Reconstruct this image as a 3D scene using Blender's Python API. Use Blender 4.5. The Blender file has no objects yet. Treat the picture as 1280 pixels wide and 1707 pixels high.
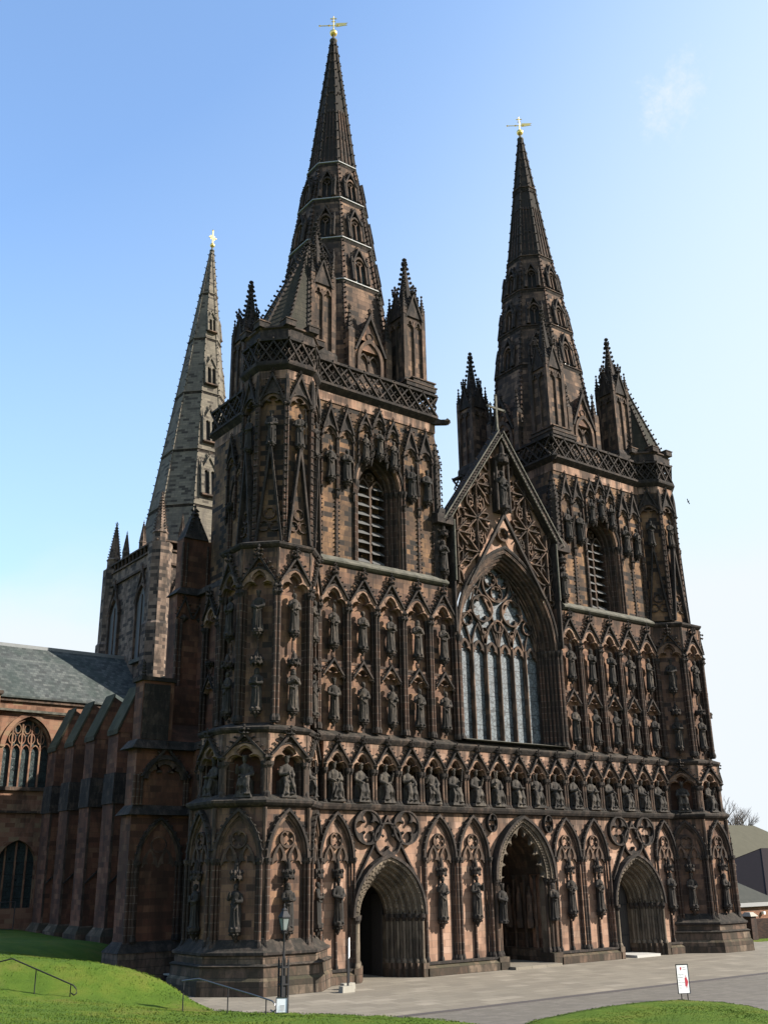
import bpy, bmesh, math, random
from mathutils import Vector, Matrix
R = math.radians
sc = bpy.context.scene
C = bpy.data.collections.new('place'); sc.collection.children.link(C)
rnd = random.Random(7)

# ------------------------------------------------------------------ materials
def newmat(name):
    m = bpy.data.materials.new(name); m.use_nodes = True
    nt = m.node_tree; nt.nodes.clear()
    out = nt.nodes.new('ShaderNodeOutputMaterial'); b = nt.nodes.new('ShaderNodeBsdfPrincipled')
    nt.links.new(b.outputs[0], out.inputs[0])
    return m, nt, b
class NB:
    """tiny node builder"""
    def __init__(s, nt): s.nt = nt
    def n(s, t, **k):
        x = s.nt.nodes.new(t)
        for a, v in k.items(): setattr(x, a, v)
        return x
    def l(s, a, b): s.nt.links.new(a, b)
    def math(s, op, a, b=None, c=None, clamp=False):
        x = s.n('ShaderNodeMath', operation=op, use_clamp=clamp)
        for i, v in enumerate((a, b, c)):
            if v is None: continue
            if isinstance(v, (int, float)): x.inputs[i].default_value = v
            else: s.l(v, x.inputs[i])
        return x.outputs[0]
    def mix(s, f, a, b, mode='MIX'):
        x = s.n('ShaderNodeMix', data_type='RGBA', blend_type=mode)
        for sock, v in ((x.inputs[0], f), (x.inputs[6], a), (x.inputs[7], b)):
            if isinstance(v, (int, float)): sock.default_value = v
            elif isinstance(v, tuple): sock.default_value = (*v, 1)
            else: s.l(v, sock)
        return x.outputs[2]
    def ramp(s, f, stops):
        x = s.n('ShaderNodeValToRGB'); cr = x.color_ramp
        while len(cr.elements) < len(stops): cr.elements.new(.5)
        for e, (p, c) in zip(cr.elements, stops): e.position = p; e.color = (*c, 1) if len(c) == 3 else c
        s.l(f, x.inputs[0]); return x.outputs[0]
    def noise(s, vec, scale, detail=4, rough=.6, dist=0):
        x = s.n('ShaderNodeTexNoise'); x.inputs['Scale'].default_value = scale
        x.inputs['Detail'].default_value = detail; x.inputs['Roughness'].default_value = rough
        x.inputs['Distortion'].default_value = dist
        s.l(vec, x.inputs['Vector']); return x.outputs['Fac']
    def sep(s, v):
        x = s.n('ShaderNodeSeparateXYZ'); s.l(v, x.inputs[0]); return x.outputs
    def comb(s, a, b, c):
        x = s.n('ShaderNodeCombineXYZ')
        for i, v in enumerate((a, b, c)):
            if isinstance(v, (int, float)): x.inputs[i].default_value = v
            else: s.l(v, x.inputs[i])
        return x.outputs[0]

def wall_uv(nb):
    """u along the wall, v up: bricks follow any facet"""
    g = nb.n('ShaderNodeNewGeometry')
    p = nb.sep(g.outputs['Position']); n = nb.sep(g.outputs['True Normal'])
    L = nb.math('SQRT', nb.math('ADD', nb.math('ADD', nb.math('MULTIPLY', n[0], n[0]), nb.math('MULTIPLY', n[1], n[1])), 1e-4))
    u = nb.math('DIVIDE', nb.math('SUBTRACT', nb.math('MULTIPLY', p[1], n[0]), nb.math('MULTIPLY', p[0], n[1])), L)
    flat = nb.math('GREATER_THAN', nb.math('ABSOLUTE', n[2]), .93)
    u2 = nb.math('ADD', nb.math('MULTIPLY', u, nb.math('SUBTRACT', 1, flat)), nb.math('MULTIPLY', p[0], flat))
    v2 = nb.math('ADD', p[2], nb.math('MULTIPLY', p[1], flat))
    return g.outputs['Position'], nb.comb(u2, v2, 0), n, p

def stone(name, tones, bw=.62, bh=.3, mortar=.012, mcol=(.2, .16, .12), soot=.5, sootcol=(.035, .032, .028),
          scale=.45, green=0., rough=.92, bump=.35, mott=.25, zsoot=None, runs=False):
    """coursed masonry: per-block tone, soot and lichen where the noise puts them"""
    tones = [(t, tuple(c * KD for c in v)) for t, v in tones]; mcol = tuple(c * KD for c in mcol); sootcol = tuple(c * KD for c in sootcol)
    m, nt, b = newmat(name); nb = NB(nt)
    pos, uv, n, p = wall_uv(nb)
    br = nb.n('ShaderNodeTexBrick'); br.offset = .5
    nb.l(uv, br.inputs['Vector'])
    for k, v in (('Scale', 1), ('Mortar Size', mortar), ('Mortar Smooth', .1), ('Bias', 0), ('Brick Width', bw), ('Row Height', bh)):
        br.inputs[k].default_value = v
    br.inputs['Color1'].default_value = (0, 0, 0, 1); br.inputs['Color2'].default_value = (1, 1, 1, 1)
    br.inputs['Mortar'].default_value = (.5, .5, .5, 1)
    col = nb.ramp(br.outputs['Color'], tones)
    fine = nb.noise(pos, 9, 5, .7)
    big = nb.noise(pos, .9, 3, .6)
    col = nb.mix(nb.math('MULTIPLY', fine, mott * 1.2), col, (.05, .04, .03), 'MIX')
    col = nb.mix(nb.math('MULTIPLY', big, .35), col, (.62, .55, .5), 'MULTIPLY')
    col = nb.mix(nb.math('MULTIPLY', br.outputs['Fac'], .7), col, mcol)
    # soot: patches stretched downwards
    mp = nb.n('ShaderNodeMapping'); nb.l(pos, mp.inputs[0]); mp.inputs['Scale'].default_value = (1, 1, .35)
    s1 = nb.noise(mp.outputs[0], scale * 1.6, 6, .68, .4)
    t = .62 - soot * .34
    sm = nb.ramp(s1, [(max(0, t - .07), (0, 0, 0)), (min(1, t + .1), (1, 1, 1))])
    smf = nb.n('ShaderNodeRGBToBW'); nb.l(sm, smf.inputs[0]); f = nb.math('MULTIPLY', smf.outputs[0], min(1, .55 + soot * .35))
    if zsoot:
        zz = nb.n('ShaderNodeMapRange'); nb.l(p[2], zz.inputs[0])
        zz.inputs[1].default_value = zsoot[0]; zz.inputs[2].default_value = zsoot[1]
        f = nb.math('MULTIPLY', f, zz.outputs[0])
    if runs:                                   # rain-washed soot hanging below the string courses
        st = nb.noise(nb.comb(nb.math('MULTIPLY', nb.sep(uv)[0], 2.2), nb.math('MULTIPLY', p[2], .22), 0), 1, 5, .65)
        mk = None
        for zl in (7.5, 10.6, 19.1, 28.7):
            a_ = nb.math('SUBTRACT', 1, nb.math('DIVIDE', nb.math('SUBTRACT', zl, p[2]), 2.4), clamp=True)
            a_ = nb.math('MULTIPLY', a_, nb.math('LESS_THAN', p[2], zl)); mk = a_ if mk is None else nb.math('MAXIMUM', mk, a_)
        rf = nb.n('ShaderNodeMapRange'); nb.l(nb.math('ADD', st, nb.math('MULTIPLY', mk, .2)), rf.inputs[0]); rf.inputs[1].default_value = .56; rf.inputs[2].default_value = .74; rf.inputs[4].default_value = .8
        f = nb.math('MAXIMUM', f, rf.outputs[0])
    col = nb.mix(f, col, sootcol)
    if green:
        gn = nb.noise(pos, 1.7, 5, .7)
        up = nb.math('MAXIMUM', n[2], 0)
        gf = nb.math('MULTIPLY', nb.ramp_f(gn, .5, .68) if hasattr(nb, 'ramp_f') else gn, nb.math('ADD', nb.math('MULTIPLY', up, green), green * .3), clamp=True)
        col = nb.mix(gf, col, (.085, .095, .035))
    nb.l(col, b.inputs['Base Color'])
    b.inputs['Roughness'].default_value = rough
    b.inputs['Specular IOR Level'].default_value = .2
    h = nb.math('ADD', nb.math('MULTIPLY', br.outputs['Fac'], -.6), nb.math('MULTIPLY', fine, .8))
    bp = nb.n('ShaderNodeBump'); bp.inputs['Strength'].default_value = bump; bp.inputs['Distance'].default_value = .03
    nb.l(h, bp.inputs['Height']); nb.l(bp.outputs[0], b.inputs['Normal'])
    return m

def simple(name, col, rough=.6, metal=0, var=.0, vcol=None, vscale=4, bump=0, spec=.5):
    m, nt, b = newmat(name); nb = NB(nt)
    b.inputs['Roughness'].default_value = rough; b.inputs['Metallic'].default_value = metal
    b.inputs['Specular IOR Level'].default_value = spec
    g = nb.n('ShaderNodeNewGeometry'); ns = nb.noise(g.outputs['Position'], vscale, 5, .65)
    vc = vcol or tuple(c * .5 for c in col)
    f = nb.math('MULTIPLY', ns, var * 1.6, clamp=True)
    nb.l(nb.mix(f, col, vc), b.inputs['Base Color'])
    if bump:
        bp = nb.n('ShaderNodeBump'); bp.inputs['Strength'].default_value = bump; bp.inputs['Distance'].default_value = .02
        nb.l(nb.noise(g.outputs['Position'], vscale * 4, 5, .7), bp.inputs['Height']); nb.l(bp.outputs[0], b.inputs['Normal'])
    return m

M = {}
KD = .56
M['pale'] = stone('pale_pink_sandstone', [(0, (.26, .155, .11)), (.2, (.50, .30, .205)), (.6, (.60, .37, .255)), (.85, (.68, .45, .33)), (1, (.50, .32, .21))],
                  bw=.62, bh=.30, mcol=(.30, .2, .15), soot=.14, scale=.5, mott=.2, bump=.25, runs=True)
M['wall'] = stone('brown_sandstone', [(0, (.06, .045, .04)), (.18, (.24, .135, .095)), (.55, (.38, .215, .14)), (.8, (.45, .26, .165)), (1, (.48, .275, .16))],
                  bw=.55, bh=.28, mcol=(.21, .14, .11), soot=.36, scale=.5, mott=.3, runs=True)
M['upper'] = stone('orange_brown_sandstone', [(0, (.035, .03, .028)), (.28, (.07, .05, .04)), (.34, (.28, .16, .09)), (.6, (.42, .24, .125)), (.85, (.48, .28, .145)), (1, (.31, .17, .10))],
                   bw=.5, bh=.27, mcol=(.17, .11, .085), soot=.46, scale=.6, mott=.3, runs=True)
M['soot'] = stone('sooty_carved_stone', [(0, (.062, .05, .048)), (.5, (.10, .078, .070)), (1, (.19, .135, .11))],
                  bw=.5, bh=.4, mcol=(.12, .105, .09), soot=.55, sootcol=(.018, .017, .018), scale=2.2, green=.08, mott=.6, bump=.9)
M['mould'] = stone('weathered_moulding_stone', [(0, (.10, .07, .055)), (.5, (.24, .15, .105)), (1, (.36, .23, .16))],
                   bw=.7, bh=.36, mcol=(.2, .16, .12), soot=.5, scale=1.2, mott=.4, bump=.5)
M['arch'] = stone('tan_arch_moulding_stone', [(0, (.22, .135, .095)), (.5, (.46, .285, .195)), (1, (.58, .38, .27))], bw=.7, bh=.36, mcol=(.2, .14, .11), soot=.3, scale=1.2, mott=.35, bump=.4)
M['shaft'] = stone('red_brown_shaft_stone', [(0, (.05, .036, .03)), (.5, (.125, .07, .05)), (1, (.19, .105, .07))],
                   bw=3, bh=.34, mortar=.02, mcol=(.27, .21, .17), soot=.45, scale=.9, mott=.35)
M['portal'] = stone('buff_portal_stone', [(0, (.21, .17, .13)), (.5, (.29, .235, .175)), (1, (.37, .30, .22))],
                    bw=.9, bh=.4, mcol=(.2, .17, .12), soot=.34, scale=1.0, mott=.4, bump=.6)
M['plinth'] = stone('worn_plinth_stone', [(0, (.09, .06, .045)), (.4, (.22, .135, .10)), (.75, (.30, .20, .15)), (1, (.36, .27, .20))],
                    bw=.95, bh=.34, mcol=(.07, .055, .045), soot=.5, scale=1.3, green=.3, mott=.4, bump=.9)
M['spire'] = stone('dark_spire_stone', [(0, (.07, .055, .05)), (.3, (.17, .11, .08)), (.65, (.36, .23, .155)), (1, (.50, .32, .21))],
                   bw=.6, bh=.32, mcol=(.05, .04, .035), soot=.45, scale=.7, mott=.35)
M['spiretop'] = stone('black_spire_stone', [(0, (.03, .027, .025)), (.5, (.055, .045, .038)), (1, (.10, .075, .055))],
                      bw=.6, bh=.36, mcol=(.04, .035, .03), soot=.5, scale=.5, mott=.4)
M['cspire'] = stone('buff_grey_spire_stone', [(0, (.08, .07, .06)), (.13, (.12, .105, .085)), (.17, (.25, .225, .175)), (.7, (.31, .275, .215)), (1, (.36, .315, .24))],
                    bw=.62, bh=.23, mcol=(.13, .115, .095), soot=.2, sootcol=(.12, .105, .09), scale=.8, mott=.3)
M['ctower'] = stone('pink_grey_tower_stone', [(0, (.06, .05, .045)), (.3, (.15, .11, .09)), (.36, (.30, .21, .16)), (1, (.42, .31, .235))],
                    bw=.6, bh=.3, mcol=(.16, .13, .1), soot=.35, scale=.6, mott=.3)
M['north'] = stone('red_north_wall_stone', [(0, (.12, .05, .035)), (.4, (.27, .105, .065)), (.75, (.35, .145, .085)), (1, (.40, .20, .12))],
                   bw=.6, bh=.3, mcol=(.16, .09, .06), soot=.45, sootcol=(.05, .03, .024), scale=.4, green=.12, mott=.45)
M['redwall'] = stone('bright_red_sandstone', [(0, (.26, .13, .08)), (.4, (.40, .20, .13)), (.75, (.47, .27, .17)), (1, (.42, .30, .18))],
                     bw=.7, bh=.32, mcol=(.3, .2, .14), soot=.15, scale=.5, mott=.3)
M['statue'] = stone('weathered_statue_stone', [(0, (.07, .062, .055)), (.5, (.12, .10, .085)), (1, (.22, .18, .14))], bw=3, bh=1.7, mortar=0, mcol=(.1, .09, .07),
                    soot=.62, sootcol=(.025, .025, .024), scale=2.6, mott=.6, bump=.9)
M['king'] = stone('grey_statue_stone', [(0, (.12, .108, .092)), (.5, (.19, .165, .138)), (1, (.28, .24, .19))], bw=3, bh=1.7, mortar=0, mcol=(.1, .09, .07),
                  soot=.62, sootcol=(.032, .031, .030), scale=2.6, mott=.6, bump=.9)
M['turroof'] = stone('mossy_turret_roof_stone', [(0, (.04, .04, .034)), (.5, (.065, .06, .048)), (1, (.10, .085, .065))], bw=.8, bh=.33, mcol=(.05, .05, .035), soot=.6, scale=1.6, green=.2, mott=.6, bump=.9)
M['coping'] = stone('mossy_coping_stone', [(0, (.06, .055, .038)), (1, (.13, .115, .08))], bw=.9, bh=.3, mcol=(.1, .09, .06), soot=.4, scale=.9, green=.5)
M['slate'] = stone('grey_slate', [(0, (.07, .08, .08)), (.5, (.12, .14, .135)), (1, (.19, .21, .195))], bw=.3, bh=.2, mortar=.01, mcol=(.04, .045, .045), soot=.3,
                   sootcol=(.05, .07, .06), scale=.3, rough=.75)
M['lead'] = simple('pale_lead_flashing', (.34, .34, .33), .7, .1, .5, (.16, .16, .15), 3)
M['leadroof'] = simple('grey_lead_sheet', (.2, .21, .21), .5, .3, .5)
M['sillstone'] = simple('pale_weathered_sill_stone', (.17, .155, .12), .9, 0, .95, (.035, .035, .025), 2.5, .7)
M['louvre'] = simple('grey_slate_louvre', (.07, .07, .069), .8, 0, .6, (.06, .06, .055), 3, .4)
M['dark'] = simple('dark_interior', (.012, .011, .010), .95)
M['stain'] = simple('old_stone', (.1, .09, .08))
M['door'] = simple('black_oak_door', (.030, .026, .024), .8, 0, .5, (.012, .011, .01), 6, .4)
M['gold'] = simple('gilded_metal', (.95, .68, .22), .28, .9, .15, (.7, .45, .12), 8)
M['iron'] = simple('black_painted_iron', (.014, .014, .016), .65, 0, .3, (.02, .02, .02), 12, 0, .2)
M['rail'] = simple('dark_steel_rail', (.16, .16, .17), .3, .8, .2, (.05, .05, .05), 9)
M['white'] = simple('white_sign_board', (.82, .82, .80), .5, 0, .12, (.7, .7, .7), 3)
M['red'] = simple('dark_red_print', (.42, .02, .04), .6)
M['grey'] = simple('grey_print', (.35, .35, .36), .7)
M['concrete'] = simple('concrete_foot', (.30, .28, .24), .9, 0, .5, (.18, .17, .13), 5, .4)
M['lampglass'] = simple('old_lamp_glass', (.11, .125, .12), .4, 0, .4, (.18, .22, .22), 5)
M['stonestep'] = simple('white_stone_step', (.30, .29, .27), .85, 0, .3, (.45, .43, .38), 3, .3)
M['bark'] = simple('grey_bark', (.12, .10, .085), .9, 0, .5, (.06, .05, .045), 6)
M['brownroof'] = simple('dark_brown_tiles', (.02, .015, .017), .95, 0, .6, (.012, .01, .011), 2, .5, .1)
M['oliveroof'] = simple('faded_tiled_roof', (.085, .08, .058), .95, 0, .6, (.055, .052, .038), 1.2, .5, .1)
M['greyroof'] = simple('mossy_slate_roof', (.06, .06, .052), .95, 0, .6, (.03, .033, .03), 2.5, .5, .1)
M['brick'] = stone('orange_brick', [(0, (.22, .08, .045)), (.5, (.36, .14, .07)), (1, (.42, .19, .10))], bw=.24, bh=.08, mortar=.012, mcol=(.3, .25, .2), soot=.1, scale=.5)
M['darkbrick'] = stone('dark_garden_brick', [(0, (.05, .03, .028)), (.5, (.09, .05, .04)), (1, (.13, .07, .05))], bw=.24, bh=.08, mortar=.012, mcol=(.09, .07, .06), soot=.3, scale=.5)
M['bird'] = simple('dark_feathers', (.03, .03, .035), .8)
M['clad'] = simple('white_fascia', (.22, .22, .22), .7, 0, .2)

def glass_leaded(name, base, lead, cell=.16, rough=.35, sc2=1.):
    m, nt, b = newmat(name); nb = NB(nt)
    pos, uv, n, p = wall_uv(nb)
    v = nb.n('ShaderNodeTexVoronoi'); v.feature = 'DISTANCE_TO_EDGE'; v.inputs['Scale'].default_value = 1 / cell; nb.l(uv, v.inputs['Vector'])
    v2 = nb.n('ShaderNodeTexVoronoi'); v2.inputs['Scale'].default_value = 1 / cell; nb.l(uv, v2.inputs['Vector'])
    w = nb.n('ShaderNodeRGBToBW'); nb.l(v2.outputs['Color'], w.inputs[0])
    col = nb.ramp(w.outputs[0], [(0, tuple(c * .55 for c in base)), (.5, base), (1, tuple(min(1, c * 1.25) for c in base))])
    pch = nb.noise(pos, .8, 4, .7); col = nb.mix(nb.math('MULTIPLY', nb.math('SUBTRACT', pch, .3, None, True), 1.1, None, True), col, tuple(c * .45 for c in base))  # large noise darkens the pane colour in patches: broken reflections painted in
    ln = nb.math('LESS_THAN', v.outputs['Distance'], .07)
    # saddle bars every 0.8 m
    fr = nb.math('FRACT', nb.math('DIVIDE', p[2], .8)); bar = nb.math('LESS_THAN', fr, .05)
    f = nb.math('MAXIMUM', nb.math('MULTIPLY', ln, .75), bar)
    nb.l(nb.mix(f, col, lead), b.inputs['Base Color'])
    rr = nb.math('ADD', nb.math('MULTIPLY', w.outputs[0], .25), rough - .1); nb.l(rr, b.inputs['Roughness'])
    b.inputs['Specular IOR Level'].default_value = .35
    bp = nb.n('ShaderNodeBump'); bp.inputs['Strength'].default_value = .5; bp.inputs['Distance'].default_value = .03
    nb.l(w.outputs[0], bp.inputs['Height']); nb.l(bp.outputs[0], b.inputs['Normal'])
    return m
M['glass'] = glass_leaded('pale_leaded_glass', (.105, .125, .136), (.012, .014, .017), .21, .55)
M['dkglass'] = glass_leaded('dark_leaded_glass', (.028, .045, .045), (.008, .008, .008), .14, .35)

def grass_mat():
    m, nt, b = newmat('mown_grass'); nb = NB(nt)
    g = nb.n('ShaderNodeNewGeometry'); pos = g.outputs['Position']
    a = nb.noise(pos, .55, 4, .6); c = nb.noise(pos, 5, 6, .75); d = nb.noise(pos, 40, 3, .7)
    col = nb.ramp(a, [(.3, (.055, .105, .010)), (.48, (.088, .152, .014)), (.6, (.13, .17, .02)), (.72, (.17, .16, .035))])
    col = nb.mix(nb.math('MULTIPLY', c, .6), col, (.04, .07, .008))
    col = nb.mix(nb.math('MULTIPLY', nb.math('GREATER_THAN', d, .62), .35), col, (.16, .2, .05))
    pt = nb.noise(pos, .28, 5, .7, .3)
    pf = nb.ramp(pt, [(.6, (0, 0, 0)), (.68, (1, 1, 1))]); w = nb.n('ShaderNodeRGBToBW'); nb.l(pf, w.inputs[0])
    col = nb.mix(nb.math('MULTIPLY', w.outputs[0], .35), col, (.14, .12, .04))
    nb.l(col, b.inputs['Base Color']); b.inputs['Roughness'].default_value = .9; b.inputs['Specular IOR Level'].default_value = .15
    bp = nb.n('ShaderNodeBump'); bp.inputs['Strength'].default_value = .9; bp.inputs['Distance'].default_value = .06
    nb.l(nb.math('ADD', c, d), bp.inputs['Height']); nb.l(bp.outputs[0], b.inputs['Normal'])
    return m
M['grass'] = grass_mat()
def flags_mat(name, tones, bw, bh, mortar, mcol, stain, rot=0):
    m, nt, b = newmat(name); nb = NB(nt)
    g = nb.n('ShaderNodeNewGeometry'); pos = g.outputs['Position']
    mp = nb.n('ShaderNodeMapping'); nb.l(pos, mp.inputs[0]); mp.inputs['Rotation'].default_value = (0, 0, rot)
    br = nb.n('ShaderNodeTexBrick'); br.offset = .5; br.offset_frequency = 2; nb.l(mp.outputs[0], br.inputs['Vector'])
    for k, v in (('Scale', 1), ('Mortar Size', mortar), ('Mortar Smooth', .2), ('Bias', 0), ('Brick Width', bw), ('Row Height', bh)): br.inputs[k].default_value = v
    br.inputs['Color1'].default_value = (0, 0, 0, 1); br.inputs['Color2'].default_value = (1, 1, 1, 1); br.inputs['Mortar'].default_value = (.5, .5, .5, 1)
    col = nb.ramp(br.outputs['Color'], tones)
    col = nb.mix(nb.math('MULTIPLY', br.outputs['Fac'], .7), col, mcol)
    a = nb.noise(pos, .35, 6, .65, .5); f = nb.noise(pos, 14, 4, .7)
    st = nb.ramp(a, [(.42, (0, 0, 0)), (.66, (1, 1, 1))]); w = nb.n('ShaderNodeRGBToBW'); nb.l(st, w.inputs[0])
    col = nb.mix(nb.math('MULTIPLY', w.outputs[0], stain), col, (.13, .115, .09))
    col = nb.mix(nb.math('MULTIPLY', f, .3), col, (.12, .11, .09))
    nb.l(col, b.inputs['Base Color']); b.inputs['Roughness'].default_value = .85; b.inputs['Specular IOR Level'].default_value = .25
    bp = nb.n('ShaderNodeBump'); bp.inputs['Strength'].default_value = .4; bp.inputs['Distance'].default_value = .02
    nb.l(nb.math('SUBTRACT', f, br.outputs['Fac']), bp.inputs['Height']); nb.l(bp.outputs[0], b.inputs['Normal'])
    return m
M['flags'] = flags_mat('york_stone_flags', [(0, (.145, .125, .098)), (.4, (.175, .152, .118)), (.8, (.195, .17, .132)), (1, (.235, .205, .162))], 1.0, .7, .02, (.08, .07, .055), .5)
M['setts'] = flags_mat('grey_brick_setts', [(0, (.085, .076, .066)), (.5, (.105, .094, .08)), (1, (.135, .12, .104))], .42, .2, .02, (.10, .09, .075), .3, .35)
M['gutter'] = simple('dark_gutter_stone', (.05, .042, .042), .8, 0, .5, (.03, .025, .025), 3)
M['earth'] = simple('dull_green_earth', (.075, .11, .03), .95, 0, .6, (.05, .06, .025), .3)

# ------------------------------------------------------------------ mesh builder
class MB:
    def __init__(s): s.v = []; s.f = []; s.m = []; s.mats = []; s.cur = 0; s.smooth = []; s.T = None
    def mat(s, k):
        if k not in s.mats: s.mats.append(k)
        s.cur = s.mats.index(k); return s
    def av(s, p):
        if s.T is not None:
            q = s.T @ Vector(p); p = (q.x, q.y, q.z)
        s.v.append(tuple(p)); return len(s.v) - 1
    def face(s, idx, sm=False): s.f.append(tuple(idx)); s.m.append(s.cur); s.smooth.append(sm)
    def poly(s, pts, sm=False): s.face([s.av(p) for p in pts], sm)
    def box(s, x0, x1, y0, y1, z0, z1):
        a = [s.av(p) for p in ((x0, y0, z0), (x1, y0, z0), (x1, y1, z0), (x0, y1, z0), (x0, y0, z1), (x1, y0, z1), (x1, y1, z1), (x0, y1, z1))]
        for q in ((0, 3, 2, 1), (4, 5, 6, 7), (0, 1, 5, 4), (1, 2, 6, 5), (2, 3, 7, 6), (3, 0, 4, 7)): s.face([a[i] for i in q])
    def frust(s, x0, x1, y0, y1, z0, X0, X1, Y0, Y1, z1):
        a = [s.av(p) for p in ((x0, y0, z0), (x1, y0, z0), (x1, y1, z0), (x0, y1, z0), (X0, Y0, z1), (X1, Y0, z1), (X1, Y1, z1), (X0, Y1, z1))]
        for q in ((0, 3, 2, 1), (4, 5, 6, 7), (0, 1, 5, 4), (1, 2, 6, 5), (2, 3, 7, 6), (3, 0, 4, 7)): s.face([a[i] for i in q])
    def rings(s, rows, close_b=True, close_t=True, sm=True):
        """rows: list of equal-length point loops"""
        ids = [[s.av(p) for p in r] for r in rows]; n = len(rows[0])
        for a, b in zip(ids, ids[1:]):
            for i in range(n): s.face((a[i], a[(i + 1) % n], b[(i + 1) % n], b[i]), sm)
        if close_b: s.face(ids[0][::-1])
        if close_t: s.face(ids[-1])
    def lathe(s, prof, cx=0, cy=0, n=8, ph=0, sm=False, sx=1, sy=1):
        rows = []
        for r, z in prof:
            rows.append([(cx + sx * r * math.cos(ph + 2 * math.pi * i / n), cy + sy * r * math.sin(ph + 2 * math.pi * i / n), z) for i in range(n)])
        s.rings(rows, sm=sm)
    def bar(s, p, q, w, h=None, up=(0, -1, 0)):
        """rectangular bar between two points; w across, h along 'up'"""
        h = h or w; p = Vector(p); q = Vector(q); d = (q - p).normalized(); u = Vector(up)
        sd = d.cross(u)
        if sd.length < 1e-4: sd = d.cross(Vector((1, 0, 0)))
        sd.normalize(); u = sd.cross(d).normalized()
        rows = []
        for c in (p, q): rows.append([tuple(c + sd * a * w / 2 + u * b * h / 2) for a, b in ((-1, -1), (1, -1), (1, 1), (-1, 1))])
        s.rings(rows, sm=False)
    def tube(s, pts, rad, n=6, sm=True):
        pts = [Vector(p) for p in pts]; rows = []
        for i, p in enumerate(pts):
            d = (pts[min(i + 1, len(pts) - 1)] - pts[max(i - 1, 0)]).normalized()
            a = d.cross(Vector((0, 0, 1)));
            if a.length < .1: a = d.cross(Vector((0, 1, 0)))
            a.normalize(); b = d.cross(a); r = rad[i] if isinstance(rad, (list, tuple)) else rad
            rows.append([tuple(p + a * r * math.cos(t) + b * r * math.sin(t)) for t in [2 * math.pi * k / n for k in range(n)]])
        s.rings(rows, sm=sm)
    def blob(s, x, y, z, r, ry=None, rz=None):
        ry = ry or r; rz = rz or r
        a = [s.av(p) for p in ((x - r, y, z), (x, y - ry, z), (x + r, y, z), (x, y + ry, z), (x, y, z + rz), (x, y, z - rz))]
        for i in range(4):
            s.face((a[i], a[(i + 1) % 4], a[4])); s.face((a[(i + 1) % 4], a[i], a[5]))
    def leaf(s, x, y, z, r, dx, dz):
        r *= rnd.uniform(.72, 1.22); x += rnd.uniform(-.015, .015); z += rnd.uniform(-.02, .02)
        """curled crocket: stalk blob and a bigger drooping head"""
        s.blob(x + dx * r * .5, y, z + dz * r * .5, r * .5, r * .55, r * .5)
        s.blob(x + dx * r * 1.2, y, z + dz * r * 1.2 - r * .1, r * .62, r * .75, r * .45)
    def band(s, outer, inner, y0, y1, x0=0, z0=0, back=False):
        """plate between two outlines (x,z) of equal count: front at y0, back y1"""
        n = len(outer)
        o0 = [s.av((x0 + x, y0, z0 + z)) for x, z in outer]; i0 = [s.av((x0 + x, y0, z0 + z)) for x, z in inner]
        o1 = [s.av((x0 + x, y1, z0 + z)) for x, z in outer]; i1 = [s.av((x0 + x, y1, z0 + z)) for x, z in inner]
        for k in range(n - 1):
            s.face((o0[k], i0[k], i0[k + 1], o0[k + 1])); s.face((i0[k], i1[k], i1[k + 1], i0[k + 1])); s.face((o1[k], o0[k], o0[k + 1], o1[k + 1]))
            if back: s.face((i1[k], o1[k], o1[k + 1], i1[k + 1]))
    def closedband(s, outer, inner, y0, y1, x0=0, z0=0):
        s.band(outer + outer[:1], inner + inner[:1], y0, y1, x0, z0, True)
    def spandrel(s, arch, W, ztop, y0, y1, x0=0, z0=0, zb=None):
        """wall above an arch outline, filled up to ztop and out to +-W"""
        for (xa, za), (xb, zb_) in zip(arch, arch[1:]):
            a = s.av((x0 + xa, y0, z0 + za)); b = s.av((x0 + xb, y0, z0 + zb_)); c = s.av((x0 + xb, y0, z0 + ztop)); d = s.av((x0 + xa, y0, z0 + ztop))
            if abs(xb - xa) > 1e-6: s.face((a, b, c, d))
            e = s.av((x0 + xa, y1, z0 + za)); f = s.av((x0 + xb, y1, z0 + zb_)); s.face((a, e, f, b))
        hw = arch[-1][0]; zz = arch[0][1] if zb is None else zb
        if W > hw + 1e-4:
            for sg in (-1, 1):
                xs = sorted((sg * hw, sg * W)); s.box(x0 + xs[0], x0 + xs[1], y0, y1, z0 + zz, z0 + ztop)
    def mesh(s, name):
        me = bpy.data.meshes.new(name); me.from_pydata(s.v, [], s.f)
        for k in s.mats: me.materials.append(M[k])
        me.polygons.foreach_set('material_index', s.m); me.polygons.foreach_set('use_smooth', s.smooth)
        me.update(); return me

def link(o, parent=None):
    C.objects.link(o)
    if parent is not None: o.parent = parent
    return o
def obj(name, mb, parent=None, loc=(0, 0, 0), rz=0, scale=(1, 1, 1), rx=0):
    me = mb if isinstance(mb, bpy.types.Mesh) else mb.mesh(name)
    o = bpy.data.objects.new(name, me); o.location = loc; o.rotation_euler = (rx, 0, rz); o.scale = scale
    return link(o, parent)
def empty(name, loc=(0, 0, 0), parent=None):
    o = bpy.data.objects.new(name, None); o.empty_display_size = .3; o.location = loc; return link(o, parent)
def tag(o, label, cat, group=None, kind=None):
    if label: o['label'] = label
    if cat: o['category'] = cat
    if group: o['group'] = group
    if kind: o['kind'] = kind
    return o

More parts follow.
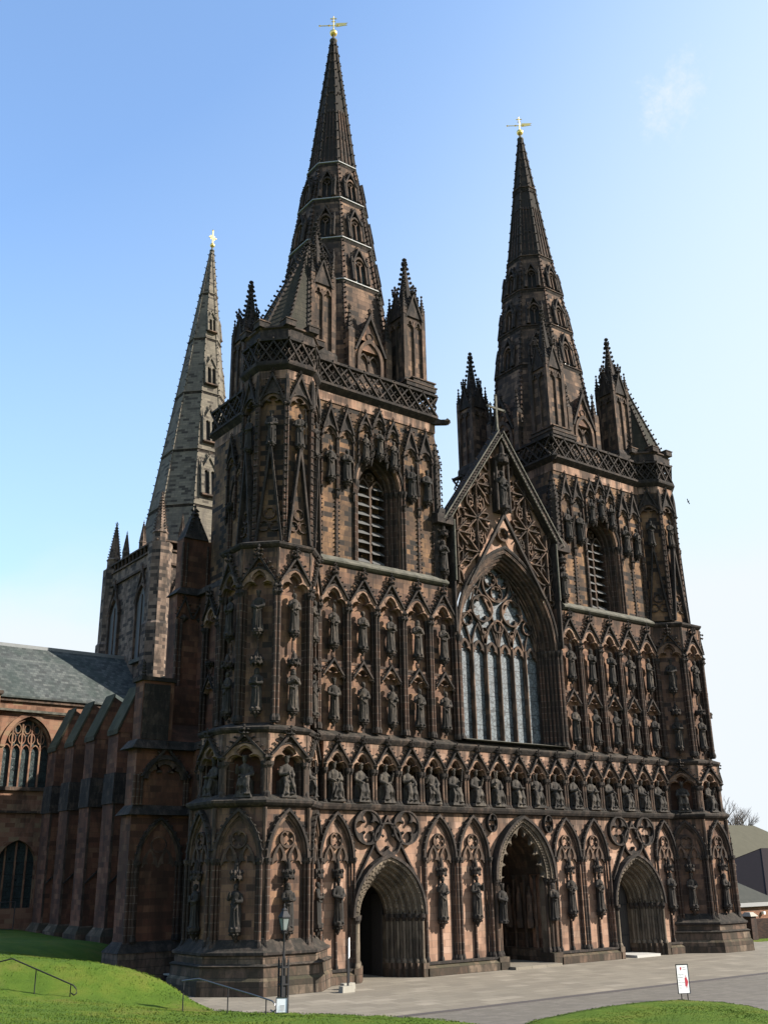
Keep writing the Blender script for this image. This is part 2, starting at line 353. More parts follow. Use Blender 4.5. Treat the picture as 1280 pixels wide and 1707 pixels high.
# ------------------------------------------------------------------ outlines
def arch(hw, rise, n=8):
    rise = max(rise, hw * 1.001); Rr = (hw * hw + rise * rise) / (2 * hw); c = hw - Rr; a1 = math.atan2(rise, -c)
    right = [(c + Rr * math.cos(a1 * i / n), Rr * math.sin(a1 * i / n)) for i in range(n + 1)]
    return [(-x, z) for x, z in right] + [(x, z) for x, z in right[::-1][1:]]
def resample(pts, N):
    L = [0]
    for a, b in zip(pts, pts[1:]): L.append(L[-1] + math.hypot(b[0] - a[0], b[1] - a[1]))
    out = []; j = 0
    for k in range(N):
        t = L[-1] * k / (N - 1)
        while j < len(L) - 2 and L[j + 1] < t: j += 1
        u = (t - L[j]) / max(1e-9, L[j + 1] - L[j]); a, b = pts[j], pts[j + 1]
        out.append((a[0] + (b[0] - a[0]) * u, a[1] + (b[1] - a[1]) * u))
    return out
def trefoil(hw, rise, N=25):
    """cusped three-lobed arch outline"""
    L = []
    cx, cz, r = -.5 * hw, .02 * rise, .5 * hw
    for i in range(7):
        a = R(180 - 22 * i); L.append((cx + r * math.cos(a), max(0, cz + r * 1.05 * math.sin(a))))
    top = [(x, z + .42 * rise) for x, z in arch(.52 * hw, .58 * rise, 4)]
    half = L + top[:5]
    pts = half + [(-x, z) for x, z in half[::-1][1:]]
    return resample(pts, N)
def circle(r, N=32, ph=0): return [(r * math.cos(ph + 2 * math.pi * i / N), r * math.sin(ph + 2 * math.pi * i / N)) for i in range(N)]
def foil(r, n, N=32, ph=0, a=.45):
    out = []
    for i in range(N):
        t = 2 * math.pi * i / N; q = r * (a + (1 - a) * abs(math.cos(n * (t - ph) / 2)) ** .55)
        out.append((q * math.cos(t), q * math.sin(t)))
    return out
def ringplate(mb, x, z, r, n, y0, y1, thick=.12, ph=0, N=32, a=.45):
    """circle moulding with a cusped foil inside"""
    mb.closedband(circle(r, N), circle(r * (1 - thick), N), y0, y1, x, z)
    mb.closedband(circle(r * (1 - thick * 1.02), N), foil(r * (.98 - thick), n, N, ph, a), y0 + .04, y1, x, z)
def shaft(mb, x, y, z0, z1, r=.07, n=7, cap=True, base=True):
    mb.lathe([(r, z0), (r, z1)], x, y, n)
    if base: mb.lathe([(r * 1.9, z0), (r * 1.9, z0 + .08), (r * 1.3, z0 + .16), (r * 1.02, z0 + .2)], x, y, 8)
    if cap: mb.lathe([(r * 1.02, z1 - .22), (r * 1.5, z1 - .14), (r * 2.1, z1 - .06), (r * 2.2, z1), (r * 2.2, z1 + .04)], x, y, 8)
def finial(mb, x, y, z, s=1.):
    mb.lathe([(.05 * s, z), (.04 * s, z + .5 * s)], x, y, 5)
    for zz, rr in ((z + .16 * s, .11 * s), (z + .36 * s, .14 * s)):
        for dx, dy in ((1, 0), (-1, 0), (0, 1), (0, -1)): mb.blob(x + dx * rr, y + dy * rr, zz, .085 * s, .085 * s, .075 * s)
    mb.blob(x, y, z + .54 * s, .08 * s, .08 * s, .11 * s)
def gablet(mb, x, zb, zt, gw, y0, y1, t=.1, step=.28, cs=.1, fin=.8, matc='soot', fill=None, mat='soot'):
    """raking gable bars with crockets and a finial"""
    mb.mat(mat)
    for sg in (-1, 1):
        dx, dz = -sg * gw, zt - zb; L = math.hypot(dx, dz); nx, nz = sg * dz / L, abs(gw) / L
        p = (x + sg * gw, zb); 
        a = [(p[0], y0, zb), (x, y0, zt), (x, y0, zt - t * L / gw if gw > 0 else zt), (x + sg * (gw - t), y0, zb)]
        b = [(q[0], y1, q[2]) for q in a]
        if sg > 0: a, b = a[::-1], b[::-1]
        i = [mb.av(q) for q in a]; j = [mb.av(q) for q in b]
        mb.face(i)
        for k in range(4): mb.face((i[k], j[k], j[(k + 1) % 4], i[(k + 1) % 4]))
        mb.mat(matc); n = max(2, int(L / step))
        for k in range(n):
            u = (k + .6) / n; mb.leaf(p[0] + dx * u, (y0 + y1) / 2, zb + dz * u, cs, nx, nz)
        mb.mat(mat)
    if fill:
        mb.mat(fill); mb.poly([(x - gw + t, y0 + .05, zb), (x + gw - t, y0 + .05, zb), (x, y0 + .05, zt - t)])
    mb.mat(matc)
    if fin: finial(mb, x, (y0 + y1) / 2, zt - .05, fin)
def corbel(mb, x, y, z0, z1, r=.26):
    mb.mat('soot'); h = z1 - z0
    mb.lathe([(.03, z0), (r * .35, z0 + h * .25), (r * .7, z0 + h * .6), (r, z0 + h * .75), (r, z1)], x, y, 8, R(22.5))
    for i in range(8):
        a = R(45 * i); mb.blob(x + r * .75 * math.cos(a), y + r * .75 * math.sin(a), z0 + h * .55, .07)
def canopy(mb, x, y, z0, z1, r=.28):
    mb.mat('soot'); h = z1 - z0
    mb.lathe([(r, z0), (r * 1.05, z0 + .1 * h), (r * .8, z0 + .35 * h), (r * .45, z0 + .45 * h), (r * .4, z0 + .7 * h), (.03, z1)], x, y, 8, R(22.5))
    for i in range(8):
        a = R(45 * i); mb.blob(x + r * .95 * math.cos(a), y + r * .95 * math.sin(a), z0 + .3 * h, .075, .075, .13)
        mb.blob(x + r * .9 * math.cos(a), y + r * .9 * math.sin(a), z0 - .02, .06, .06, .08)
# ------------------------------------------------------------------ statues (one continuous carved body each)
def remeshed(mb, name, vox, mat):
    mb.mats = []; mb.m = [0] * len(mb.f); me = bpy.data.meshes.new('tmp'); me.from_pydata(mb.v, [], mb.f); me.update()
    o = bpy.data.objects.new('tmp', me); sc.collection.objects.link(o)
    md = o.modifiers.new('r', 'REMESH'); md.mode = 'VOXEL'; md.voxel_size = vox; md.use_smooth_shade = True
    dg = bpy.context.evaluated_depsgraph_get(); dg.update()
    out = bpy.data.meshes.new_from_object(o.evaluated_get(dg)); out.name = name
    out.materials.clear(); out.materials.append(M[mat])
    bpy.data.objects.remove(o); bpy.data.meshes.remove(me)
    return out
def ell(cx, cy, z, rx, ry, n=20, amp=0, k=6, ph=0, twist=0):
    out = []
    for i in range(n):
        a = 2 * math.pi * i / n; f = 1 + amp * math.cos(k * a + ph + twist)
        out.append((cx + rx * f * math.cos(a), cy + ry * f * math.sin(a), z))
    return out
def head(mb, x, y, z, r, hat, turn, beard):
    mb.lathe([(r * .55, z - r * 1.5), (r * .5, z - r * .8)], x, y + r * .1, 10)                # neck
    rows = []
    for t in range(7):
        a = -math.pi / 2 + math.pi * t / 6; rr = r * .82 * math.cos(a) + .004
        rows.append(ell(x, y, z + r * 1.15 * math.sin(a), rr * .92, rr * 1.05, 12))
    mb.rings(rows)
    fx, fy = math.sin(turn), -math.cos(turn)
    mb.blob(x + fx * r * .9, y + fy * r * .9, z - r * .05, r * .16, r * .22, r * .28)          # nose
    for sg in (-1, 1):
        mb.blob(x + fx * r * .78 + sg * fy * -r * .32, y + fy * r * .78 + sg * fx * r * .32, z + r * .28, r * .26, r * .16, r * .1)   # brow
        mb.blob(x + sg * r * .82, y, z, r * .14, r * .2, r * .28)                               # ear
    mb.blob(x + fx * r * .8, y + fy * r * .8, z - r * .48, r * .25, r * .14, r * .08)            # mouth
    if beard: mb.blob(x + fx * r * .62, y + fy * r * .62, z - r * 1.0, r * .5, r * .42, r * .75)
    if hat == 'crown':
        mb.lathe([(r * .95, z + r * .45), (r * 1.1, z + r * 1.3)], x, y, 12)
        for i in range(6):
            a = math.pi / 3 * i; mb.blob(x + r * .95 * math.cos(a), y + r * .95 * math.sin(a), z + r * 1.5, r * .28, r * .28, r * .4)
    elif hat == 'mitre': mb.lathe([(r * .9, z + r * .5), (r * 1.0, z + r * 1.2), (r * .55, z + r * 2.1), (.01, z + r * 2.7)], x, y, 8, sy=.6)
    elif hat == 'hood': mb.lathe([(r * 1.25, z - r * 1.2), (r * 1.15, z), (r * .95, z + r * .9), (r * .3, z + r * 1.35)], x, y + r * .3, 10)
    else: mb.lathe([(r * .95, z - r * .5), (r * 1.05, z + r * .4), (r * .7, z + r * 1.15), (.02, z + r * 1.3)], x, y + r * .22, 10)
def arm(mb, sh, el, ha, r=.062):
    mb.tube([sh, el], [r * 1.35, r * 1.3], 9); mb.tube([el, ha], [r * 1.45, r * .95], 9)
    d = (Vector(ha) - Vector(el)).normalized(); h = Vector(ha)
    mb.tube([h, h + d * .09], [r * .7, r * .6], 7)
    for k in range(4): mb.tube([h + d * .07 + Vector(((k - 1.5) * .022, 0, .0)), h + d * .12 + Vector(((k - 1.5) * .024, -.02, -.02))], [.013, .011], 5)
    mb.tube([h + d * .03, h + d * .07 + Vector((.03, -.01, .03))], [.015, .012], 5)
def standing(name, hat, pose, ph, mat='statue', beard=True, sway=.03):
    mb = MB(); rows = []
    prof = [(0, .27, .20, .16), (.08, .25, .19, .15), (.35, .225, .17, .13), (.7, .205, .155, .10), (.95, .20, .15, .07), (1.1, .185, .14, .04), (1.25, .20, .145, .03), (1.38, .225, .145, .02), (1.47, .20, .12, 0), (1.52, .10, .09, 0)]
    for z, rx, ry, am in prof:
        s = sway * math.sin(z * 2.2); rows.append(ell(s, 0, z, rx, ry, 28, am, 7, ph, z * 1.2))
    mb.rings(rows)
    # cloak over the back and falling folds
    for k in range(5):
        a = R(200 + 32 * k + 10 * ph); x = .21 * math.cos(a); y = .15 * math.sin(a)
        mb.tube([(x * .9, y * .95, 1.2 - .1 * (k % 2)), (x * 1.02 + .03 * math.sin(k + ph), y * 1.05, .6), (x * 1.15, y * 1.15, .04)], [.022, .04, .03], 6)
    mb.tube([(-.2, -.08, 1.0), (0, -.2, .85 + .1 * math.sin(ph)), (.2, -.1, 1.1)], [.05, .05, .04], 7)  # sash fold
    for sg in (-1, 1): mb.lathe([(.0, -.04), (.06, -.03), (.06, .03), (.02, .06)], sg * .1, -.2, 8, sy=1.6)
    head(mb, 0, -.02, 1.68, .115, hat, .25 * math.sin(ph * 3), beard)
    SL, SR = (-.22, 0, 1.4), (.22, 0, 1.4)
    if pose == 'book':
        arm(mb, SL, (-.29, -.05, 1.12), (-.06, -.23, 1.16)); arm(mb, SR, (.29, -.05, 1.12), (.08, -.22, 1.1)); mb.box(-.09, .1, -.30, -.24, 1.1, 1.34)
    elif pose == 'staff':
        arm(mb, SL, (-.31, -.03, 1.12), (-.22, -.24, 1.25)); arm(mb, SR, (.30, -.04, 1.1), (.05, -.22, 1.05)); mb.tube([(-.25, -.26, .02), (-.22, -.24, 1.9)], .022, 6)
        mb.tube([(-.22, -.24, 1.88), (-.22, -.25, 2.0), (-.14, -.25, 2.07), (-.07, -.25, 1.98), (-.11, -.25, 1.9)], .022, 6)
    elif pose == 'sword':
        arm(mb, SL, (-.30, -.04, 1.12), (-.03, -.24, 1.02)); arm(mb, SR, (.30, -.04, 1.12), (.05, -.24, 1.06)); mb.box(-.03, .05, -.28, -.25, .15, 1.02); mb.box(-.11, .13, -.285, -.245, .98, 1.02)
    elif pose == 'bless':
        arm(mb, SL, (-.32, -.04, 1.15), (-.22, -.22, 1.42)); arm(mb, SR, (.30, -.05, 1.1), (.08, -.22, 1.08)); mb.blob(.08, -.27, 1.16, .08)
    else:
        arm(mb, SL, (-.29, -.06, 1.12), (-.03, -.24, 1.26)); arm(mb, SR, (.29, -.06, 1.12), (.03, -.24, 1.28))
    mb.lathe([(.30, -.1), (.29, 0), (.26, .04)], 0, -.01, 8, R(22.5), sy=.8)
    return remeshed(mb, name, .02, mat)
def seated(name, pose, ph, mat='king', lean=0, cross=False):
    mb = MB()
    mb.box(-.30, .30, -.02, .30, .12, .72)                                            # throne block
    mb.frust(-.40, .40, -.36, .30, 0, -.36, .36, -.32, .28, .13)                       # base slab
    rows = []
    for z, rx, ry, y, am in [(.62, .27, .2, .06, .05), (.8, .235, .17, .07, .05), (1.0, .205, .15, .06, .03), (1.2, .25, .155, .05, .02), (1.33, .22, .12, .05, 0), (1.39, .1, .09, .04, 0)]:
        rows.append(ell(lean * (z - .6), y, z, rx, ry, 24, am, 7, ph))
    mb.rings(rows)
    for sg in (-1, 1):
        kx = sg * .15; fx = sg * .13
        if cross and sg > 0: kx, fx = .05, -.2
        mb.tube([(sg * .13, .08, .74), (kx, -.24, .76), (fx + sg * .02, -.28, .45), (fx, -.3, .14)], [.14, .125, .11, .13], 10)
        mb.blob(fx, -.38, .16, .07, .11, .05)
    # robe hanging between and around the knees
    for k in range(7):
        x = -.26 + .087 * k; mb.tube([(x * .8, -.20, .8), (x * .95, -.34 + .03 * (k % 2), .5), (x * 1.15 + .02 * math.sin(ph + k), -.30 + .03 * (k % 2), .14)], [.04, .035, .045], 6)
    mb.box(-.2, .2, -.24, 0, .2, .74)
    mb.tube([(-.27, -.02, 1.0), (-.05, -.16, .86), (.2, -.2, .92), (.3, 0, .8)], [.05, .06, .06, .05], 7)
    head(mb, lean * .9, .02, 1.56, .125, 'crown', .3 * math.sin(ph * 2), ph % 2 > .6)
    SL, SR = (-.23 + lean * .6, .05, 1.27), (.23 + lean * .6, .05, 1.27)
    if pose == 'orb':
        arm(mb, SL, (-.34, -.03, 1.0), (-.12, -.26, 1.02), .07); mb.blob(-.06, -.34, 1.06, .1); arm(mb, SR, (.34, -.02, 1.0), (.2, -.28, .88), .07)
    elif pose == 'sceptre':
        arm(mb, SL, (-.33, -.02, 1.0), (-.26, -.25, 1.12), .07); mb.tube([(-.22, -.27, .8), (-.34, -.27, 1.62)], .03, 6); mb.blob(-.35, -.27, 1.66, .07); arm(mb, SR, (.33, -.02, .98), (.1, -.28, .9), .07)
    elif pose == 'sword':
        arm(mb, SL, (-.33, -.03, .98), (-.05, -.3, .98), .07); arm(mb, SR, (.33, -.03, .98), (.18, -.3, .9), .07); mb.tube([(-.1, -.36, 1.1), (.24, -.42, .18)], .035, 5)
    elif pose == 'book':
        arm(mb, SL, (-.33, -.03, .98), (-.1, -.3, .92), .07); arm(mb, SR, (.33, -.03, .98), (.12, -.3, .92), .07); mb.box(-.15, .17, -.44, -.26, .92, .98)
    else:
        arm(mb, SL, (-.34, -.02, .98), (-.17, -.28, .86), .07); arm(mb, SR, (.36, -.02, 1.02), (.3, -.22, 1.28), .07)
    return remeshed(mb, name, .022, mat)
ST = [standing('statue_a', 'mitre', 'staff', .3), standing('statue_b', 'hair', 'book', 1.4, sway=-.04), standing('statue_c', 'hood', 'pray', 2.2, beard=False),
      standing('statue_d', 'crown', 'sword', 3.1, sway=.05), standing('statue_e', 'hair', 'bless', 4.0, sway=-.03), standing('statue_f', 'hair', 'staff', 5.2),
      standing('statue_g', 'hood', 'book', .9, beard=False, sway=.05)]
STL = ['in a mitre with a crozier', 'bareheaded and holding a book', 'hooded with joined hands', 'crowned with a sword', 'with one hand raised', 'bearded with a tall crook', 'hooded and reading']
KG = [seated('king_a', 'sword', .4, lean=.05), seated('king_b', 'sceptre', 1.3, cross=True), seated('king_c', 'orb', 2.5, lean=-.05), seated('king_d', 'book', 3.3), seated('king_e', 'raise', 4.6, lean=.06, cross=True)]
KGL = ['with a slanting sword', 'with crossed legs and a sceptre', 'holding an orb', 'with an open book on the lap', 'with one arm raised']
GR_K = 'seated kings in the gallery over the doors'; GR_S = 'standing statues in niches on the west front'
nst = [0]
def statue(loc, rz, where, size=1.85, i=None, group=GR_S, king=False):
    nst[0] += 1
    if i is None: i = nst[0] * 3 + nst[0] // 4
    pool, txt = (KG, KGL) if king else (ST, STL)
    i %= len(pool); base = 1.75 if king else 1.85; s = size / base
    o = obj('king_statue' if king else 'statue', pool[i], None, loc, rz + rnd.uniform(-.18, .18), (s * rnd.choice((1, 1, -1)), s, s))
    return tag(o, where, 'statue', group)
# ------------------------------------------------------------------ cathedral
P = 1.453; Z1, Z2, Z3, Z4, Z5 = 7.48, 10.57, 19.12, 28.88, 30.47
cath = empty('cathedral')
tag(cath, 'dark sandstone cathedral with three spires and a west front carved full of niches', 'cathedral')
TUR = [(3.0, 15.0, 1.3), (2.65, 15.0, 1.35), (2.3, 14.85, 1.05), (1.95, 14.5, 1.0)]     # apothem, |x|, y of each turret stage
def octp(a, cx, cy, z, n=8): r = a / math.cos(math.pi / 8); return [(cx + r * math.cos(R(22.5 + 45 * i)), cy + r * math.sin(R(22.5 + 45 * i)), z) for i in range(n)]

# --- ground storey wall with three real openings
OPN = [(-8.75, 2.02, 2.68, 2.55), (0, 2.02, 4.15, 2.95), (8.75, 2.02, 2.68, 2.55)]
w = MB().mat('pale')
def solid(mb, x0, x1, y0, y1, z0, z1): mb.box(x0, x1, y0, y1, z0, z1)
xs = [-13.2]
for xc, hw, zs, rise in OPN: xs += [xc - hw, xc + hw]
xs.append(13.2)
for a, b in zip(xs[::2], xs[1::2]): solid(w, a, b, .11, 1.6, .3, Z1)
for xc, hw, zs, rise in OPN: w.spandrel([(x, z + zs) for x, z in arch(hw, rise, 10)], hw, Z1, .11, 1.6, xc, 0)
wall1 = obj('front_wall', w, cath)
for a, b in ((-13.3, -10.8), (-6.72, -2.12), (2.12, 6.72), (10.8, 13.3)):
    w = MB().mat('plinth'); w.box(a, b, -.34, .9, 0, .34); w.frust(a, b, -.34, .9, .342, a, b, -.16, .9, .5)
    w.mat('soot'); w.box(a - .03, b + .03, -.26, .2, .50, .6); obj('plinth', w, wall1)

# --- string courses
def course(name, z, prof, parent, mat='soot', x0=-12.6, x1=12.6, y=0):
    """prof: list of (out, z) from the wall at the bottom to the top"""
    m = MB().mat(mat); a = []; b = []
    for o, zz in prof: a.append(m.av((x0, y - o, z + zz))); b.append(m.av((x1, y - o, z + zz)))
    for i in range(len(prof) - 1): m.face((a[i], b[i], b[i + 1], a[i + 1]))
    m.face(a[::-1]); m.face(b)
    return obj(name, m, parent)
course('string_course', Z1, [(-.2, -.2), (.12, -.14), (.2, -.02), (.24, .1), (.02, .2), (-.5, .22)], cath)
gal = MB().mat('wall'); gal.box(-12.8, 12.8, .62, 1.6, Z1 + .002, Z2 + .3); galw = obj('gallery_wall', gal, cath)
course('string_course', Z2, [(-.2, -.22), (.06, -.15), (.16, 0), (.2, .08), (-.35, .42), (-.8, .44)], cath)
for x0, x1 in ((-12.6, -4.45), (4.45, 12.6)):
    course('string_course', Z3, [(-.2, -.12), (.1, -.05), (.22, .04), (.24, .12), (-.1, .42), (-.4, .5)], cath, 'sillstone', x0, x1)

# --- blind arch panel of the ground storey (0 = plinth top at the panel centre)
def blind_arch(W, zb, H=Z1 - .2, flat=True, stat=True):
    m = MB(); hw = W / 2 - .1; zs = 5.2 - zb; rise = min(H - zb - zs - .12, 2.0)
    m.mat('soot'); m.band([(x, z + zs) for x, z in arch(hw + .06, rise + .1)], [(x, z + zs) for x, z in arch(hw - .06, rise - .04)], -.14, .3)
    for k in range(7):
        for sg in (-1, 1):
            q = arch(hw + .08, rise + .12, 7)[k]; m.blob(sg * abs(q[0]), -.12, zs + q[1], .075)
    m.mat('mould')
    m.band([(x, z + zs) for x, z in arch(hw - .06, rise - .04)], [(x, z + zs) for x, z in arch(hw - .16, rise - .2)], -.03, .3)
    m.band([(x, z + zs) for x, z in arch(hw - .16, rise - .2)], [(x, z + zs) for x, z in arch(hw - .23, rise - .32)], .07, .3)
    m.mat('shaft')
    for sg in (-1, 1):
        for dx, y, r in ((0, -.1, .075), (.13, .0, .06), (.22, .12, .05)):
            m.mat('shaft'); m.lathe([(r, 0), (r, zs)], sg * (hw - dx), y, 7)
            m.mat('soot'); m.lathe([(r * 1.7, 0), (r * 1.7, .1), (r, .25)], sg * (hw - dx), y, 7)
            m.lathe([(r, zs - .25), (r * 1.8, zs - .1), (r * 2.1, zs + .02)], sg * (hw - dx), y, 7)
            m.blob(sg * (hw - dx), y - .06, zs - .12, .1)
    # two lights and a quatrefoil
    iw = hw - .26; m.mat('mould')
    for sg in (-1, 1):
        ar = [(x, z + zs - .25) for x, z in arch(iw / 2, .85, 6)]
        m.band(resample(ar, 25), [(x, z + zs - .25) for x, z in trefoil(iw / 2 - .07, .72)], -.01, .3, sg * iw / 2)
    ringplate(m, 0, zs + .78, min(.42, iw * .5), 4, -.03, .3, .14, R(45), 28)
    m.mat('soot'); m.lathe([(.06, .05), (.05, zs)], 0, .08, 6)
    if not stat: return m.mesh('blind_arch')
    m.mat('shaft'); m.lathe([(.075, .1), (.065, 2.05 - zb)], 0, 0.02, 6); m.mat('soot'); m.lathe([(.12, 0), (.12, .1), (.07, .22)], 0, .02, 6)
    corbel(m, 0, -.12, 2.0 - zb, 2.5 - zb, .27); canopy(m, 0, -.12, 4.42 - zb, 5.2 - zb, .26)
    return m.mesh('blind_arch')
ba = blind_arch(2.2, .6)
for x in (-3.35, 3.35, -5.55, 5.55, -11.62, 11.62):
    obj('blind_arch', ba, wall1, (x, 0, .6), 0, (1 if abs(x) < 10 else .92, 1, 1))

# --- foiled circles over the doors
def foilmesh(r, n, ph=0, a=.42):
    m = MB().mat('soot'); ringplate(m, 0, 0, r, n, -.13, .24, .1, ph, 40, a)
    for i in range(n):
        t = ph + 2 * math.pi * (i + .5) / n; m.blob(r * .42 * math.cos(t), -.1, r * .42 * math.sin(t), .09)
    return m.mesh('foiled_circle')
q4 = foilmesh(.80, 4, R(90), .35); q3 = foilmesh(.80, 3, R(90), .38); q4s = foilmesh(.46, 4, R(90), .35)
for s in (-1, 1):
    for x in (s * 8.75 - 1.13, s * 8.75 + 1.13): obj('quatrefoil', q4, wall1, (x, 0, 6.58))
    obj('trefoil', q3, wall1, (s * 8.75, 0, 6.02)); obj('quatrefoil', q4s, wall1, (s * 2.02, 0, 6.88), 0, (.72, 1, 1))
    m = MB(); gablet(m, 0, 4.0, 7.15, 1.95, -.1, .23, .09, .3, .07, 0)
    obj('crocketed_gable', m, wall1, (s * 8.75, 0, 0))

# --- doorways
def doorway(xc, opened):
    m = MB()
    orders = [(2.02, 2.55, -.22, 'portal'), (1.80, 2.33, -.02, 'portal'), (1.60, 2.13, .22, 'portal'), (1.41, 1.95, .46, 'portal'), (1.22, 1.76, .70, 'portal'), (1.04, 1.58, .94, 'portal'), (.88, 1.42, 1.16, 'portal')]
    zs = 2.68
    m.mat('soot'); m.band([(x, z + zs) for x, z in arch(2.14, 2.70, 10)], [(x, z + zs) for x, z in arch(2.02, 2.56, 10)], -.32, .3)
    for (h1, r1, y, k), (h2, r2, y2, _) in zip(orders, orders[1:] + [(.82, 1.36, 1.4, '')]):
        m.mat(k); o = [(x, z + zs) for x, z in arch(h1, r1, 12)]; i = [(x, z + zs) for x, z in arch(h2, r2, 12)]
        mid = [((a[0] + b[0]) / 2, (a[1] + b[1]) / 2) for a, b in zip(o, i)]
        m.band(o, mid, y, y2 + .02); 
        for j in range(1, len(mid)):       # roll moulding and carved knobs
            pass
        m.tube([(x, y + .06, z) for x, z in mid], .07, 7)
        if int(h1 * 10) % 2 == 0:
            pp = resample(mid, 28)
            for x, z in pp: m.blob(x, y + .0, z, .06)
        m.band(mid, i, y + .12, y2 + .02)
        for sg in (-1, 1):
            sx = sg * (h1 + h2) / 2
            m.box(min(sg * h1, sg * h2), max(sg * h1, sg * h2), y + .13, y2 + .3, .6, zs)
            m.mat('portal'); m.lathe([(.07, .75), (.065, zs - .2)], sx, y + .05, 8)
            m.mat('portal'); m.lathe([(.13, .6), (.13, .68), (.08, .8)], sx, y + .05, 8)
            m.mat('soot'); m.lathe([(.07, zs - .28), (.14, zs - .1), (.15, zs + .04)], sx, y + .05, 8); m.blob(sx, y - .06, zs - .13, .09)
            m.mat('plinth'); m.box(min(sg * (h1 + .1), sg * (h2 - .02)), max(sg * (h1 + .1), sg * (h2 - .02)), y - .12, y2 + .32, 0, .6)
            m.mat(k)
    # passage behind
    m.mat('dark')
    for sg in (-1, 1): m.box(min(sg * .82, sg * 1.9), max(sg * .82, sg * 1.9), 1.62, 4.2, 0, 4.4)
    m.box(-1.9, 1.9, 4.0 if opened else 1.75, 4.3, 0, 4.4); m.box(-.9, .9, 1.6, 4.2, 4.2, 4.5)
    d = obj('doorway', m, wall1, (xc, 0, 0))
    if not opened:
        q = MB().mat('door')
        for i in range(8): q.box(-.82 + i * .205, -.625 + i * .205, 1.5, 1.58 + .01 * (i % 2), .12, 4.2)
        for z in (1.0, 2.6): q.mat('iron'); q.box(-.8, .75, 1.46, 1.5, z, z + .07)
        q.mat('iron'); q.lathe([(.06, 1.5), (.06, 1.53)], .1, 1.45, 8)
        dd = obj('door', q, d)
        st = MB().mat('stonestep'); st.box(-.98, .98, -.45, 1.45, 0, .13); obj('door_step', st, d)
    else:
        q = MB().mat('door')
        for sg in (-1, 1): q.box(sg * .8 - .03, sg * .8 + .03, 1.55, 2.35, .02, 3.6)
        obj('door', q, d)
    return d
doorway(-8.75, True); doorway(8.75, False)
# centre porch: deep, with a cusped front arch
m = MB(); zs = 4.15
m.mat('soot'); m.band([(x, z + zs) for x, z in arch(2.18, 3.12, 12)], [(x, z + zs) for x, z in arch(2.04, 2.98, 12)], -.36, .3)
m.mat('portal'); o = [(x, z + zs) for x, z in arch(2.04, 2.98, 16)]; i1 = [(x, z + zs) for x, z in arch(1.86, 2.80, 16)]; i2 = [(x, z + zs) for x, z in arch(1.62, 2.6, 16)]
m.band(o, i1, -.24, .4); m.band(i1, i2, -.12, .4)
for x, z in resample([((a[0] + b[0]) / 2, (a[1] + b[1]) / 2) for a, b in zip(i1, i2)], 46): m.blob(x + rnd.uniform(-.03, .03), -.13, z, .075)
for x, z in resample([((a[0] + b[0]) / 2, (a[1] + b[1]) / 2) for a, b in zip(o, i1)], 40): m.blob(x, -.25, z, .05)
# cusped inner arch: lobes strung along the curve
base = resample(i2, 73); cusp = []
for k, (x, z) in enumerate(base):
    t = abs(2 * ((k / 8.) % 1) - 1); q = .04 + .36 * (1 - math.sqrt(max(0, 1 - (t * .985) ** 2)))
    cx, cz = 0, zs + .6; L = math.hypot(x - cx, z - cz); cusp.append((x + (cx - x) / L * q, z + (cz - z) / L * q))
m.band(base, cusp, .0, .22)
for k in range(1, 9):
    x, z = cusp[k * 8]; m.blob(x, .1, z, .09)
for sg in (-1, 1):
    m.mat('portal'); m.box(min(sg * 1.62, sg * 2.1), max(sg * 1.62, sg * 2.1), .12, .5, .55, zs)
    for dx, y, r in ((2.05, -.12, .09), (1.86, -.04, .07), (1.66, .06, .07)):
        m.mat('mould'); m.lathe([(r, .7), (r, zs)], sg * dx, y, 8); m.mat('soot'); m.lathe([(r * 1.8, .6), (r * 1.8, .7), (r, .85)], sg * dx, y, 8)
        m.lathe([(r, zs - .3), (r * 1.9, zs - .08), (r * 2.1, zs + .04)], sg * dx, y, 8); m.blob(sg * dx, y - .08, zs - .14, .12)
    m.mat('plinth'); m.box(min(sg * 1.55, sg * 2.2), max(sg * 1.55, sg * 2.2), -.34, .6, 0, .58)
    # porch side walls with blind arches and bases
    m.mat('mould'); m.box(min(sg * 1.75, sg * 2.6), max(sg * 1.75, sg * 2.6), 1.605, 5.0, 0, 7.1)
    m.mat('plinth'); m.box(min(sg * 1.55, sg * 1.9), max(sg * 1.55, sg * 1.9), .6, 3.6, 0, .75)
    for y in (.9, 1.7, 2.5, 3.3):
        m.mat('mould'); m.lathe([(.09, .75), (.08, 4.3)], sg * 1.66, y, 7); m.mat('soot'); m.lathe([(.08, 4.1), (.17, 4.32)], sg * 1.66, y, 7)
    for y in (1.3, 2.1, 2.9):
        m.mat('mould'); m.lathe([(.2, 1.7), (.22, 2.0), (.17, 2.3), (.15, 3.3), (.07, 3.5), (.1, 3.65), (.02, 3.85)], sg * 1.62, y, 8)
m.mat('mould'); q = [(x, z + 4.35) for x, z in arch(1.78, 2.6, 8)]
m.band([(x * 1.1, z + .2) for x, z in q], q, .45, 3.7)
m.mat('mould'); m.box(-2.0, 2.0, 3.7, 4.0, 0, 7.2)
m.mat('flags'); m.box(-1.6, 1.6, -.8, 3.7, 0, .13)
port = obj('doorway', m, wall1)
q = MB().mat('door')
for sg in (-1, 1):
    q.mat('portal'); q.band([(x, z + 3.1) for x, z in arch(.72, 1.3, 8)], [(x, z + 3.1) for x, z in arch(.6, 1.15, 8)], 3.5, 3.72, sg * .78)
    q.mat('door')
    for i in range(5): q.box(sg * .78 - .6 + i * .24, sg * .78 - .37 + i * .24, 3.6, 3.69, .14, 3.9)
q.mat('portal'); q.lathe([(.1, .14), (.09, 3.6)], 0, 3.5, 8)
obj('door', q, port)

